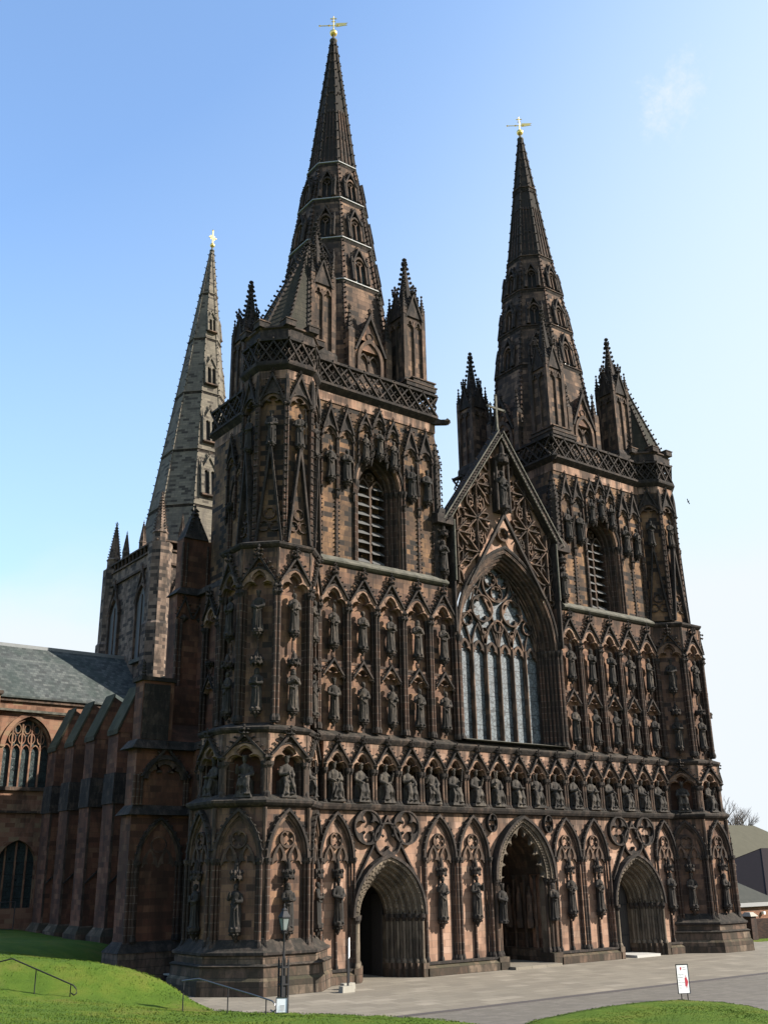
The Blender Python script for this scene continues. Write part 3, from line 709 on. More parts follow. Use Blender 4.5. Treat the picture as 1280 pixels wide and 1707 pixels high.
# --- gallery niche: trefoil arch on twin shafts under a crocketed gable
def gallery_niche(W=P, H=Z2 - Z1):
    m = MB(); hw = W / 2 - .19; zs = 1.72
    a0 = [(x, z + zs) for x, z in arch(hw + .1, .78, 8)]
    m.mat('pale'); m.spandrel(a0, W / 2 - .002, H - .1, -.02, .3, 0, 0, zs)
    m.mat('soot'); m.band([(x, z + zs) for x, z in arch(hw + .15, .84, 8)], a0, -.13, .1)
    m.mat('arch'); m.band(resample(a0, 25), [(x, z + zs) for x, z in trefoil(hw + .02, .7)], -.1, .3)
    m.band([(x, z + zs) for x, z in trefoil(hw + .02, .7)], [(x, z + zs) for x, z in trefoil(hw - .06, .6)], .06, .45)
    for sg in (-1, 1):
        x = sg * (W / 2 - .09)
        m.mat('mould'); m.lathe([(.068, .2), (.065, zs - .2)], x, 0, 8)
        m.mat('soot'); m.lathe([(.13, .1), (.13, .2), (.07, .32)], x, 0, 8); m.lathe([(.07, zs - .28), (.13, zs - .14), (.15, zs)], x, 0, 8); m.blob(x, -.07, zs - .15, .1)
        m.mat('shaft'); m.box(min(x, sg * W / 2), max(x, sg * W / 2) - .002, .1, .6, .1, H - .3); m.lathe([(.05, .2), (.05, zs)], sg * (W / 2 - .19), .16, 6)
        m.mat('soot'); m.blob(sg * (W / 2 - .02), -.14, zs + .16, .13, .12, .13)
    gablet(m, 0, zs + .26, H - .12, W / 2 - .03, -.24, -.03, .085, .23, .105, 0); m.mat('soot'); finial(m, 0, -.26, H - .32, .85)
    m.mat('soot'); m.blob(0, -.08, zs + .98, .1); m.blob(.1, -.08, zs + .9, .07); m.blob(-.1, -.08, zs + .9, .07)
    m.mat('mould'); m.box(-.42, .42, -.12, .5, .1, .22)
    return m.mesh('gallery_niche')
gn = gallery_niche(); ORD = ['first', 'second', 'third', 'fourth', 'fifth', 'sixth', 'seventh', 'eighth', 'ninth', 'tenth', 'eleventh', 'twelfth', 'thirteenth', 'fourteenth', 'fifteenth', 'sixteenth', 'seventeenth']
for i in range(17):
    x = (i - 8) * P; obj('gallery_niche', gn, galw, (x, 0, Z1))
    k = (i * 2 + (i // 3)) % 5
    side = 'left' if i < 8 else 'right'; n = i if i < 8 else 16 - i
    txt = 'seated king %s, %s gallery niche from the %s turret' % (KGL[k], ORD[n], side) if i != 8 else 'seated king in the middle gallery niche straight over the porch arch'
    statue((x, .12, Z1 + .2), 0, txt, 1.82, k, GR_K, True)

# --- upper statue storey: two statues per bay
def statue_niche(W=1.76, two=True, hood=True):
    m = MB(); H = Z3 - Z2 - .4; z0 = .43; hw = W / 2 - .17; zs = 16.95 - Z2; top = Z3 - Z2 - .12
    a0 = [(x, z + zs) for x, z in arch(hw + .1, 1.0, 8)]
    m.mat('wall'); m.spandrel(a0, W / 2 - .002, top, .0, .42, 0, 0, zs)
    m.mat('soot'); m.band([(x, z + zs) for x, z in arch(hw + .19, 1.1, 8)], a0, -.12, .1)
    m.mat('arch'); m.band(resample(a0, 25), [(x, z + zs) for x, z in trefoil(hw + .02, .92)], -.1, .3)
    m.band([(x, z + zs) for x, z in trefoil(hw + .02, .92)], [(x, z + zs) for x, z in trefoil(hw - .07, .78)], .08, .42)
    for sg in (-1, 1):
        for dx, y, r in ((.075, -.04, .072), (.19, .1, .05)):
            x = sg * (W / 2 - dx); m.mat('shaft'); m.lathe([(r, z0), (r, zs - .15)], x, y, 7)
            m.mat('soot'); m.lathe([(r * 1.8, z0 - .05), (r * 1.8, z0 + .1), (r, z0 + .25)], x, y, 7); m.lathe([(r, zs - .32), (r * 1.9, zs - .12), (r * 2.1, zs + .02)], x, y, 7)
        m.blob(sg * (W / 2 - .09), -.13, zs - .13, .14, .12, .12); m.blob(sg * (W / 2 - .06), -.13, zs + .14, .13)
        m.mat('shaft'); m.box(min(sg * (W / 2 - .12), sg * W / 2), max(sg * (W / 2 - .12), sg * W / 2) - .002, .06, .42, z0, zs)
    gablet(m, 0, zs + .4, top - .36, W / 2 - .04, -.22, -.02, .095, .25, .13, 0); m.mat('soot'); finial(m, 0, -.2, top - .6, 1.15)
    m.mat('soot'); m.blob(0, -.08, zs + 1.18, .12)
    # hood over the lower statue
    z = 13.45 - Z2; hw2 = W / 2 - .26
    if not hood:
        canopy(m, 0, -.05, 13.5 - Z2, 14.15 - Z2, .3); corbel(m, 0, -.02, 14.62 - Z2, 15.05 - Z2, .25); corbel(m, 0, -.02, 11.08 - Z2, 11.5 - Z2, .25)
        m.mat('shaft'); m.lathe([(.05, 14.1 - Z2), (.05, 14.7 - Z2)], 0, .1, 6); m.lathe([(.06, z0), (.06, 11.15 - Z2)], 0, .12, 6)
        return m.mesh('statue_niche')
    b0 = [(x, q + z) for x, q in arch(hw2, .62, 8)]
    m.mat('wall'); m.spandrel(b0, hw2 + .02, z + .68, .12, .42, 0, 0, z)
    m.mat('arch'); m.band(resample(b0, 25), [(x, q + z) for x, q in trefoil(hw2 - .1, .5)], .0, .4)
    gablet(m, 0, z + .1, z + .95, hw2, -.1, .1, .09, .2, .07, .3)
    for sg in (-1, 1): m.mat('soot'); m.blob(sg * hw2, .02, z + .02, .12)
    m.mat('mould'); m.box(-hw2, hw2, .1, .42, z + .7, z + .82)
    corbel(m, 0, -.02, 14.62 - Z2, 15.05 - Z2, .25); corbel(m, 0, -.02, 11.08 - Z2, 11.5 - Z2, .25)
    m.mat('shaft'); m.lathe([(.06, 13.45 - Z2 + .95), (.06, 14.7 - Z2)], 0, .12, 6); m.lathe([(.06, z0), (.06, 11.15 - Z2)], 0, .12, 6)
    return m.mesh('statue_niche')
sn = statue_niche(); snc = statue_niche(hood=False)
UPW = {}
for s in (-1, 1):
    up = MB().mat('wall'); up.box(min(s * 3.99, s * 12.9), max(s * 3.99, s * 12.9), .31, 1.6, Z2 + .302, Z3 + .05); up.box(min(s * 3.99, s * 4.0), max(s * 3.99, s * 4.0), .18, .30, Z2 + .4, Z3 + .05); UPW[s] = obj('upper_wall', up, cath)
for s, nm in ((-1, 'left'), (1, 'right')):
    for k in range(5):
        x = s * (4.82 + 1.745 * k); obj('statue_niche', sn, UPW[s], (x, 0, Z2), 0, (.988, 1, 1))
        j = nst[0]
        a = statue((x, -.02, 15.05), 0, 'x', 1.88); a['label'] = 'upper row statue, %s niche out from the great window, under the %s tower' % (ORD[k], nm)
        a = statue((x, -.02, 11.5), 0, 'x', 1.88); a['label'] = 'statue one row above the kings, %s niche from the great window, %s tower' % (ORD[k], nm)

# --- panel statues on the ground storey
for x, t in ((-3.35, 'beside the central porch on its left'), (3.35, 'beside the central porch on its right'), (-5.55, 'between the left door and the panel by the porch'), (5.55, 'between the right door and the panel by the porch'),
             (-11.62, 'between the left door and the left turret'), (11.62, 'between the right door and the right turret')):
    statue((x, -.14, 2.5), 0, 'tall statue on a corbel ' + t, 1.88)
for s, t in ((-1, 'left'), (1, 'right')): statue((s * 1.82, -.3, 2.2), 0, 'thin pale statue on the %s jamb of the central porch' % t, 1.75)
# ------------------------------------------------------------------ great west window and gable
gb = empty('window_bay', (0, 0, 0), cath)
m = MB(); ZS = 16.4
def za(pts, dz=ZS): return [(x, z + dz) for x, z in pts]
A = [(3.93, 5.75, -.1, 'soot'), (3.80, 5.55, -.02, 'mould'), (3.62, 5.32, .15, 'mould'), (3.48, 5.15, .3, 'shaft'), (3.34, 4.98, .48, 'mould'), (3.2, 4.82, .66, 'shaft'), (3.08, 4.7, .8, 'mould')]
for (h1, r1, y, k), (h2, r2, y2, _) in zip(A, A[1:] + [(3.02, 4.62, 1.1, '')]):
    m.mat(k); o = za(arch(h1, r1, 14)); i = za(arch(h2, r2, 14)); m.band(o, i, y, y2 + .05)
    m.tube([(x, y + .03, z) for x, z in [((a[0] + b[0]) / 2, (a[1] + b[1]) / 2) for a, b in zip(o, i)]], .06, 6)
    for sg in (-1, 1):
        m.box(min(sg * h1, sg * h2), max(sg * h1, sg * h2), y, y2 + .6, Z2 + .46, ZS)
        m.mat('shaft'); m.lathe([(.07, 11.1), (.07, ZS)], sg * (h1 + h2) / 2, y - .02, 7)
        m.mat('soot'); m.lathe([(.07, ZS - .3), (.15, ZS - .06), (.16, ZS + .05)], sg * (h1 + h2) / 2, y - .02, 7); m.lathe([(.14, 11.0), (.14, 11.12), (.07, 11.3)], sg * (h1 + h2) / 2, y - .02, 7)
win = obj('great_window', m, cath)
g = MB().mat('glass'); pts = za(arch(3.1, 4.7, 16)); g.poly([(x, 1.06, z) for x, z in pts] + [(3.1, 1.06, 11.2), (-3.1, 1.06, 11.2)]); obj('glass', g, win)
t = MB().mat('mould'); pw = 6.04 / 6
for k in range(7):
    x = -3.02 + k * pw
    if 0 < k < 6: t.frust(x - .09, x + .09, .86, 1.03, 11.15, x - .09, x + .09, .86, 1.03, ZS - .5 if k % 2 else 17.2); t.lathe([(.06, 11.15), (.06, ZS)], x, .84, 6)
for k in range(6):
    x = -3.02 + (k + .5) * pw; o = za(arch(pw / 2 - .02, .75, 8), ZS - .5); t.band(resample(o, 25), za(trefoil(pw / 2 - .12, .6), ZS - .5), .88, 1.03, x)
    t.band(resample(za(arch(pw / 2 + .02, 1.75, 8), ZS - .5), 17), resample(za(arch(pw / 2 - .07, 1.6, 8), ZS - .5), 17), .9, 1.03, x)
for k in range(3):
    x = -2.02 + k * 2.02; t.band(za(arch(1.03, 1.85 if k != 1 else 1.5, 8), 16.5), za(arch(.93, 1.72 if k != 1 else 1.36, 8), 16.5), .86, 1.03, x)
for k in (-1, 1): t.band(za(arch(1.52, 3.4, 10), 16.4), za(arch(1.44, 3.28, 10), 16.4), .88, 1.03, k * 1.52)
for x, z, r, n in ((-1.13, 18.5, .78, 6), (1.13, 18.5, .78, 6), (-.47, 20.0 + .3, .43, 6), (.47, 20.3, .43, 6), (0, 19.5, .43, 6), (-2.32, 17.75, .38, 5), (2.32, 17.75, .38, 5), (0, 17.55, .34, 5), (-1.05, 17.2, .2, 4), (1.05, 17.2, .2, 4)):
    ringplate(t, x, z, r * 1.03, n, .82, 1.03, .09, R(90), 36, .62)
t.closedband(circle(1.06, 36), circle(.96, 36), .84, 1.03, 0, 20.05)
for sg in (-1, 1): t.bar((sg * 1.5, .92, 19.3), (sg * 1.1, .92, 20.3), .08); t.bar((sg * 2.0, .92, 18.4), (sg * 1.65, .92, 19.6), .08)
obj('tracery', t, win)
s_ = MB().mat('sillstone'); s_.frust(-3.9, 3.9, -.25, 1.2, Z2 + .43, -3.9, 3.9, .8, 1.2, 11.2); obj('window_sill', s_, win)

# gable field: back wall, tracery of wheels, rakes, cross
GZ, GW, GT = 22.9, 4.42, 29.1
def rake(x): return GZ + (GT - GZ) * (1 - abs(x) / GW)
m = MB().mat('pale'); ar = za(arch(3.80, 5.55, 14))
pts = [(-GW, ZS + 2.7)] 
for (xa, zA), (xb, zB) in zip(ar, ar[1:]):
    for y0, rev in ((.32, 0),):
        a = m.av((xa, y0, zA)); b = m.av((xb, y0, zB)); c = m.av((xb, y0, rake(xb))); d = m.av((xa, y0, rake(xa))); m.face((a, b, c, d))
for sg in (-1, 1): m.poly([(sg * 3.80, .32, ZS), (sg * GW, .32, ZS), (sg * GW, .32, GZ), (sg * 3.80, .32, rake(3.8))])
m.mat('wall'); m.poly([(-GW, .9, ZS + 6), (GW, .9, ZS + 6), (GW, .9, GZ), (0, .9, GT), (-GW, .9, GZ)][::-1])
gab = obj('gable', m, cath)
def inside(x, z, r=.0):
    if z > rake(x) - .45 - r: return False
    if abs(x) > 4.05 - r * .5: return False
    if abs(x) < .62 and z > 24.2: return False
    rk = 20.6 + (24.2 - 20.6) * (1 - abs(x) / 2.6)
    if abs(x) < 2.6 and z < rk + r: return False
    Rr = (3.93 ** 2 + 5.75 ** 2) / (2 * 3.93); c = 3.93 - Rr
    if z > ZS and math.hypot(abs(x) - c, z - ZS) < Rr + r * .6 + .1: return False
    return z > ZS + .6
m = MB().mat('mould')
hubs = [(s * 1.95, z) for s in (-1, 1) for z in (21.45, 23.5, 25.65)] + [(s * 3.5, z) for s in (-1, 1) for z in (20.4, 22.45)]
def petal(x, z, ang, L, W, y0=.1, y1=.32, t=.075):
    n = 14; ca, sa = math.cos(ang), math.sin(ang); o = []; i = []
    for k in range(n):
        q = 2 * math.pi * k / n; u, w_ = L * math.cos(q), W * math.sin(q) * (1 - .25 * math.cos(q)); o.append((u * ca - w_ * sa, u * sa + w_ * ca))
        u, w_ = (L - t) * math.cos(q), (W - t) * math.sin(q) * (1 - .25 * math.cos(q)); i.append((u * ca - w_ * sa, u * sa + w_ * ca))
    m.closedband(o, i, y0, y1, x, z)
for hx, hz in hubs:
    for k in range(8):
        a = R(45 * k + 22.5); q = (hx + .60 * math.cos(a), hz + .60 * math.sin(a))
        if inside(hx + .9 * math.cos(a), hz + .9 * math.sin(a), -.1): petal(q[0], q[1], a, .50, .235)
        a = R(45 * k); q = (hx + 1.0 * math.cos(a), hz + 1.0 * math.sin(a))
        if inside(*q, -.12): m.bar((hx, .08, hz), (q[0], .08, q[1]), .07, .2)
    if inside(hx, hz, -.1): m.blob(hx, .0, hz, .13)
for hx in (-1.95, 1.95):
    for hz in (22.45, 24.55, 26.7):
        for dx in (-.42, .42):
            if inside(hx + dx, hz, .1): petal(hx + dx, hz, R(90), .44, .27)
for sg in (-1, 1):
    for x, z in ((.95, 24.9), (.95, 26.1), (.95, 27.0), (3.0, 23.6), (3.0, 24.6), (2.6, 25.3), (3.75, 21.4), (3.75, 19.5), (.85, 25.5)):
        if inside(sg * x, z, .1): petal(sg * x, z, R(70 * sg), .4, .26)
for sg in (-1, 1): m.box(sg * 1.95 - .04, sg * 1.95 + .04, -.02, .3, 20.7, rake(1.95) - .4)
obj('gable_tracery', m, gab)
m = MB()
for sg in (-1, 1):
    # copings
    m.mat('soot'); a = Vector((sg * (GW + .15), -.02, GZ - .2)); b = Vector((0, -.02, GT + .1)); m.bar(a, b, .32, .5)
    u = (b - a).normalized(); nrm = Vector((sg * u.z, 0, abs(u.x))); m.mat('soot'); m.bar(a + nrm * .18 + Vector((0, .02, 0)), b + nrm * .18 + Vector((0, .02, 0)), .07, .62); m.mat('sillstone'); m.bar(a + nrm * .2 + Vector((0, -.31, 0)), b + nrm * .2 + Vector((0, -.31, 0)), .06, .06)
    m.bar(a - nrm * .15 + Vector((0, -.26, 0)), b - nrm * .15 + Vector((0, -.26, 0)), .05, .08)
    m.mat('soot'); n = 34
    for k in range(n):
        p = a + (b - a) * (k + .5) / n; m.blob(p.x, -.42, p.z, .07, .08, .07)
        if k % 2: m.leaf(p.x + nrm.x * .28, -.2, p.z + nrm.z * .28, .1, nrm.x, nrm.z)
    # side piers of the bay
    m.mat('soot'); m.box(min(sg * 3.98, sg * 4.08), max(sg * 3.98, sg * 4.08), -.28, .3, ZS + .2, GZ); m.mat('wall'); m.box(min(sg * 4.38, sg * 4.9), max(sg * 4.38, sg * 4.9), .3, 1.55, Z3, GZ)
    m.mat('sillstone'); m.lathe([(.06, Z3 + .3), (.06, GZ)], sg * 4.0, -.32, 6)
    m.mat('soot'); m.box(min(sg * 4.08, sg * 5.2), max(sg * 4.08, sg * 5.2), -.35, .3, GZ - .35, GZ + .12); m.frust(min(sg * 4.2, sg * 5.1), max(sg * 4.2, sg * 5.1), -.3, .3, GZ + .12, min(sg * 4.5, sg * 4.8), max(sg * 4.5, sg * 4.8), -.1, .1, GZ + .6)
    canopy(m, sg * 4.62, -.1, 21.9, 22.6, .25); corbel(m, sg * 4.62, -.1, 19.4, 19.9, .24)
obj('gable_coping', m, gab)
m = MB(); gablet(m, 0, 19.4, 24.15, 3.0, -.22, .0, .16, .3, .05, 0, 'sillstone', None, 'soot'); m.mat('mould'); ringplate(m, 0, 22.85, .42, 3, .0, .3, .16, R(90), 30, .4); obj('window_gablet', m, gab)
m = MB().mat('soot'); canopy(m, 0, -.25, 27.2, 28.6, .4)
for sg in (-1, 1): m.mat('soot'); m.lathe([(.09, 24.2), (.08, 27.3)], sg * .48, -.2, 7); finial(m, sg * .48, -.2, 27.3, .5)
m.box(-.45, .45, .05, .33, 24.2, 27.6); corbel(m, 0, -.15, 23.9, 24.5, .4); obj('canopied_niche', m, gab)
m = MB().mat('sillstone'); m.lathe([(.2, GT), (.12, GT + .25), (.09, GT + .5)], 0, 0, 8); m.box(-.06, .06, -.06, .06, GT + .4, GT + 2.65); m.box(-.68, .68, -.05, .05, GT + 1.72, GT + 1.84)
for x, z in ((-.68, GT + 1.78), (.68, GT + 1.78), (0, GT + 2.65)): m.blob(x, 0, z, .12)
obj('cross', m, gab)
statue((0, -.15, 24.5), 0, 'large standing statue high in the gable under the stone cross', 2.3, 4)
statue((-4.68, -.12, 19.9), 0, 'standing statue beside the gable foot against the left tower', 1.75, 2)
statue((4.68, -.12, 19.9), 0, 'standing statue beside the gable foot against the right tower', 1.75, 1)
# ------------------------------------------------------------------ towers, turrets, spires
def lattice(m, w, h, y=0, pitch=.72):
    m.mat('soot'); m.box(-w / 2, w / 2, y - .12, y + .16, 0, .14); m.box(-w / 2, w / 2, y - .12, y + .16, h - .14, h)
    n = max(1, round(w / pitch)); p = w / n; a, b = .14, h - .14
    for k in range(-1, n + 1):
        for s in (1, -1):
            x0 = -w / 2 + (k + (0 if s > 0 else 1)) * p; x1 = x0 + s * p * 1.0
            za_, zb_ = a, b
            # clip to the bay
            pts = []
            X0, X1 = x0, x1
            for lim in (-w / 2, w / 2): pass
            if min(X0, X1) < -w / 2 - 1e-3 or max(X0, X1) > w / 2 + 1e-3: continue
            m.bar((X0, y - .0 + .02 * s, za_), (X1, y + .02 * s, zb_), .085, .16)
    for k in range(n):
        xm = -w / 2 + (k + .5) * p; zc = (a + b) / 2
        for dx, dz in ((0, .36), (0, -.36), (-.26, 0), (.26, 0)): m.blob(xm + dx * p, y, zc + dz * h * .62, .07)
        m.bar((-w / 2 + k * p, y + .04, zc), (xm, y + .04, b), .05, .1); m.bar((-w / 2 + k * p, y + .04, zc), (xm, y + .04, a), .05, .1)
        m.bar((-w / 2 + (k + 1) * p, y + .04, zc), (xm, y + .04, b), .05, .1); m.bar((-w / 2 + (k + 1) * p, y + .04, zc), (xm, y + .04, a), .05, .1)
        m.blob(-w / 2 + k * p, y - .1, h - .02, .09)
def octa_ring(m, a, cx, cy, prof):
    """string course round an octagon: (extra apothem, z)"""
    m.rings([octp(a + e, cx, cy, z) for e, z in prof], False, False, False)

def louvred(parent, x, y, z, rz, nm='louvred_window', sx=1.):
    if nm not in bpy.data.meshes or True:
        pass
    o = obj(nm, LW, parent, (x, y, z), rz, (sx, 1, 1)); obj('louvres', LV, o); return o
# window: local z 0 = sill
m = MB(); zs = 4.15; LA = [(1.70, 2.30, -.08, 'soot'), (1.56, 2.12, .0, 'arch'), (1.40, 1.95, .24, 'shaft'), (1.22, 1.75, .46, 'mould'), (1.06, 1.55, .68, 'shaft')]
for (h1, r1, y, k), (h2, r2, y2, _) in zip(LA, LA[1:] + [(.92, 1.4, .9, '')]):
    m.mat(k); o = [(a, b + zs) for a, b in arch(h1, r1, 10)]; i = [(a, b + zs) for a, b in arch(h2, r2, 10)]; m.band(o, i, y, y2 + .05)
    m.tube([(a, y + .02, b) for a, b in [((p[0] + q[0]) / 2, (p[1] + q[1]) / 2) for p, q in zip(o, i)]], .05, 6)
    for sg in (-1, 1):
        sx = sg * (h1 + h2) / 2; m.box(min(sg * h1, sg * h2), max(sg * h1, sg * h2), y + .06, y2 + .5, -.3, zs)
        m.mat('shaft'); m.lathe([(.07, -.2), (.07, zs)], sx, y, 7); m.mat('soot'); m.lathe([(.07, zs - .28), (.15, zs - .05), (.16, zs + .06)], sx, y, 7); m.mat(k)
m.mat('mould'); m.box(-.07, .07, .8, 1.0, 0, zs + .3)
for sg in (-1, 1): m.band([(a, b + zs - .05) for a, b in arch(.47, .8, 6)], [(a, b + zs - .05) for a, b in arch(.38, .68, 6)], .82, 1.0, sg * .46)
ringplate(m, 0, zs + .86, .27, 4, .84, 1.0, .14, R(45), 24)
m.mat('sillstone'); m.frust(-1.6, 1.6, -.2, 1.0, -.62, -.95, .95, .85, 1.0, .08)
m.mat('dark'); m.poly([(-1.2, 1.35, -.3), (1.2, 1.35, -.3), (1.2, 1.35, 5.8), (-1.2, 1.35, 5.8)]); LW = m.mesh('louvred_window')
m = MB().mat('louvre')
for k in range(9):
    z = .12 + k * .52
    for sg in (-1, 1):
        if k < 8 or True:
            w_ = .38 if k < 8 else .28
            m.rings([[(sg * .47 - w_, .74, z), (sg * .47 + w_, .74, z), (sg * .47 + w_, 1.18, z + .34), (sg * .47 - w_, 1.18, z + .34)], [(sg * .47 - w_, .74, z + .045), (sg * .47 + w_, .74, z + .045), (sg * .47 + w_, 1.18, z + .385), (sg * .47 - w_, 1.18, z + .385)]], sm=False)
LV = m.mesh('louvres')

def belfry_niche(W=1.05, low=3.0, gh=1.5, cb=2.35):
    m = MB(); hw = W / 2 - .08; a0 = arch(hw, .58, 6)
    m.mat('soot'); m.band(arch(hw + .08, .68, 6), a0, -.2, .22)
    m.mat('mould'); m.band(resample(a0, 25), trefoil(hw - .06, .48), -.1, .22)
    for sg in (-1, 1):
        m.mat('shaft'); m.lathe([(.055, -low), (.055, 0)], sg * (W / 2 - .05), -.1, 6); m.box(min(sg * (W / 2 - .1), sg * W / 2), max(sg * (W / 2 - .1), sg * W / 2) - .002, -.06, .2, -low, .1)
        m.mat('soot'); m.blob(sg * (W / 2 - .05), -.14, 0, .12); m.blob(sg * (W / 2 - .05), -.14, -low + .1, .13); m.lathe([(.02, -low - .35), (.09, -low - .1), (.1, -low)], sg * (W / 2 - .05), -.1, 6)
        for z in (-low * .35, -low * .7): m.blob(sg * (W / 2 - .05), -.13, z, .09)
    m.mat('soot'); m.frust(-hw, hw, -.14, .2, .56, -.05, .05, -.1, .2, .2 + gh)
    gablet(m, 0, .35, .35 + gh, W / 2 - .04, -.26, -.1, .09, .2, .1, .5)
    corbel(m, 0, -.16, -cb - .4, -cb, .24)
    return m.mesh('belfry_niche')
BN = belfry_niche(); BN2 = belfry_niche(.92, 1.45, .85, 1.5)
def ballstrip(z0, z1):
    m = MB().mat('shaft'); m.box(-.07, .07, -.06, .2, z0, z1); m.mat('soot')
    for sg in (-1, 1):
        for k in range(int((z1 - z0) / .24)): m.blob(sg * .12, -.05, z0 + .12 + k * .24, .06)
    return m.mesh('ballflower_strip')
BS = ballstrip(0, 3.7)

def pinnacle_mesh():
    m = MB(); h = 4.9; w = .78
    m.mat('soot'); m.box(-w - .1, w + .1, -w - .1, w + .1, -.3, .28); m.frust(-w - .1, w + .1, -w - .1, w + .1, .28, -w, w, -w, w, .55)
    m.mat('spire'); m.box(-w + .12, w - .12, -w + .12, w - .12, .5, h)
    m.mat('mould')
    for sx in (-1, 1):
        for sy in (-1, 1):
            x, y = sx * (w - .1), sy * (w - .1); m.box(x - .13, x + .13, y - .13, y + .13, .5, h + .2)
            m.mat('soot'); m.lathe([(.16, h + .2), (.2, h + .35), (.12, h + .45), (.02, h + 1.3)], x, y, 4, R(45))
            for k in range(4):
                for a in range(4): m.blob(x + .13 * (1 - k * .22) * math.cos(a * math.pi / 2 + .78), y + .13 * (1 - k * .22) * math.sin(a * math.pi / 2 + .78), h + .5 + k * .2, .055)
            m.blob(x, y, h + 1.35, .1); m.mat('mould')
    for q in range(4):
        m.T = Matrix.Rotation(q * math.pi / 2, 4, 'Z'); m.mat('mould'); m.box(-.05, .05, -w + .0, -w + .14, .5, h - .6)
        for sg in (-1, 1): m.band(resample([(a, b + h - 1.0) for a, b in arch(.27, .5, 5)], 25), [(a, b + h - 1.0) for a, b in trefoil(.22, .4)], -w + .0, -w + .14, sg * .31)
        m.mat('soot'); m.frust(-w + .1, w - .1, -w + .02, -w + .4, h - .3, -.04, .04, -w + .02, -w + .4, h + 1.25)
        gablet(m, 0, h - .45, h + 1.35, w - .12, -w - .06, -w + .06, .09, .26, .12, 0); finial(m, 0, -w, h + 1.1, 1.3)
    m.T = None; m.mat('soot'); t0 = h + .5; t1 = 8.75
    m.lathe([(.55, t0), (.42, t0 + .7), (.05, t1)], 0, 0, 8, R(22.5))
    for k in range(9):
        z = t0 + .9 + k * .33; rr = .40 * (1 - (z - t0 - .7) / (t1 - t0 - .5)) + .04
        for a in range(4): m.leaf(rr * math.cos(a * math.pi / 2 + R(45)), rr * math.sin(a * math.pi / 2 + R(45)), z, .1, .7 * math.cos(a * math.pi / 2 + R(45)), .5); m.blob(rr * 1.25 * math.cos(a * math.pi / 2 + R(45)), rr * 1.25 * math.sin(a * math.pi / 2 + R(45)), z, .13)
    finial(m, 0, 0, t1 - .45, 1.1)
    return m.mesh('pinnacle')
PN = pinnacle_mesh()

def lucarne_mesh(glass):
    """small gabled spire light, local z 0 = foot"""
    m = MB(); w = .42; h = 1.15
    m.mat('mould')
    for sg in (-1, 1):
        m.box(min(sg * w, sg * (w - .1)), max(sg * w, sg * (w - .1)), -.2, .3, 0, h); m.mat('soot'); m.lathe([(.1, 0), (.09, h + .1), (.12, h + .2), (.02, h + .8)], sg * (w + .1), -.14, 6)
        for k in range(3): m.blob(sg * (w + .1), -.2, h + .3 + k * .18, .06)
        m.mat('mould')
    m.box(-.04, .04, -.16, .2, 0, h); m.mat(glass); m.poly([(-w, -.02, 0), (w, -.02, 0), (w, -.02, h), (0, -.02, h + .6), (-w, -.02, h)])
    m.mat('mould'); m.band([(a, b + h) for a, b in arch(w, .6, 6)], [(a, b + h) for a, b in arch(w - .1, .46, 6)], -.2, .3)
    ringplate(m, 0, h + .12, .17, 4, -.14, .1, .2, R(45), 16)
    gablet(m, 0, h + .05, h + 1.25, w + .1, -.26, .25, .09, .22, .08, .5)
    return m.mesh('lucarne')
LG = lucarne_mesh('dkglass'); LD = lucarne_mesh('dark')
def dormer_mesh():
    m = MB(); w = 1.0; h = 1.6
    m.mat('wall'); m.spandrel([(a, b + .9) for a, b in arch(.72, 1.15, 8)], w, 2.15, 0, .5, 0, 0, -.2)
    m.mat('mould'); m.band([(a, b + .9) for a, b in arch(.9, 1.4, 8)], [(a, b + .9) for a, b in arch(.7, 1.13, 8)], -.1, .4)
    for sg in (-1, 1): m.box(min(sg * .7, sg * .9), max(sg * .7, sg * .9), -.1, .4, -.2, .9)
    m.mat('mould'); m.box(-.06, .06, .1, .3, -.2, 1.3)
    for sg in (-1, 1): m.band([(a, b + .8) for a, b in arch(.36, .6, 6)], [(a, b + .8) for a, b in arch(.28, .5, 6)], .1, .3, sg * .35)
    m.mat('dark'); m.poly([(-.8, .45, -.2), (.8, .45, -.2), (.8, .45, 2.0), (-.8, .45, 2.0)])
    m.mat('wall'); m.rings([[(-w, 0, 1.5), (w, 0, 1.5), (.03, 0, 3.7), (-.03, 0, 3.7)], [(-w, 2.6, 1.5), (w, 2.6, 1.5), (.03, 2.6, 3.7), (-.03, 2.6, 3.7)]], sm=False)
    for sg in (-1, 1): m.box(min(sg * w, sg * (w - .12)), max(sg * w, sg * (w - .12)), .01, 2.4, -.2, 1.6)
    gablet(m, 0, 1.35, 3.95, w + .12, -.16, .05, .14, .3, .1, .7)
    m.mat('mould'); ringplate(m, 0, 2.45, .26, 3, -.06, .1, .16, R(90), 20)
    for sg in (-1, 1):
        m.mat('spire'); m.box(sg * (w + .3) - .2, sg * (w + .3) + .2, -.1, .5, -.2, 2.5)
        m.mat('soot'); m.lathe([(.3, 2.45), (.32, 2.6), (.2, 2.75), (.02, 4.1)], sg * (w + .3), .15, 4, R(45)); finial(m, sg * (w + .3), .15, 3.9, .7)
        for k in range(4):
            for a in range(4): m.blob(sg * (w + .3) + (.22 - k * .045) * math.cos(a * math.pi / 2), .15 + (.22 - k * .045) * math.sin(a * math.pi / 2), 2.85 + k * .28, .07)
    return m.mesh('dormer_window')
DM = dormer_mesh()

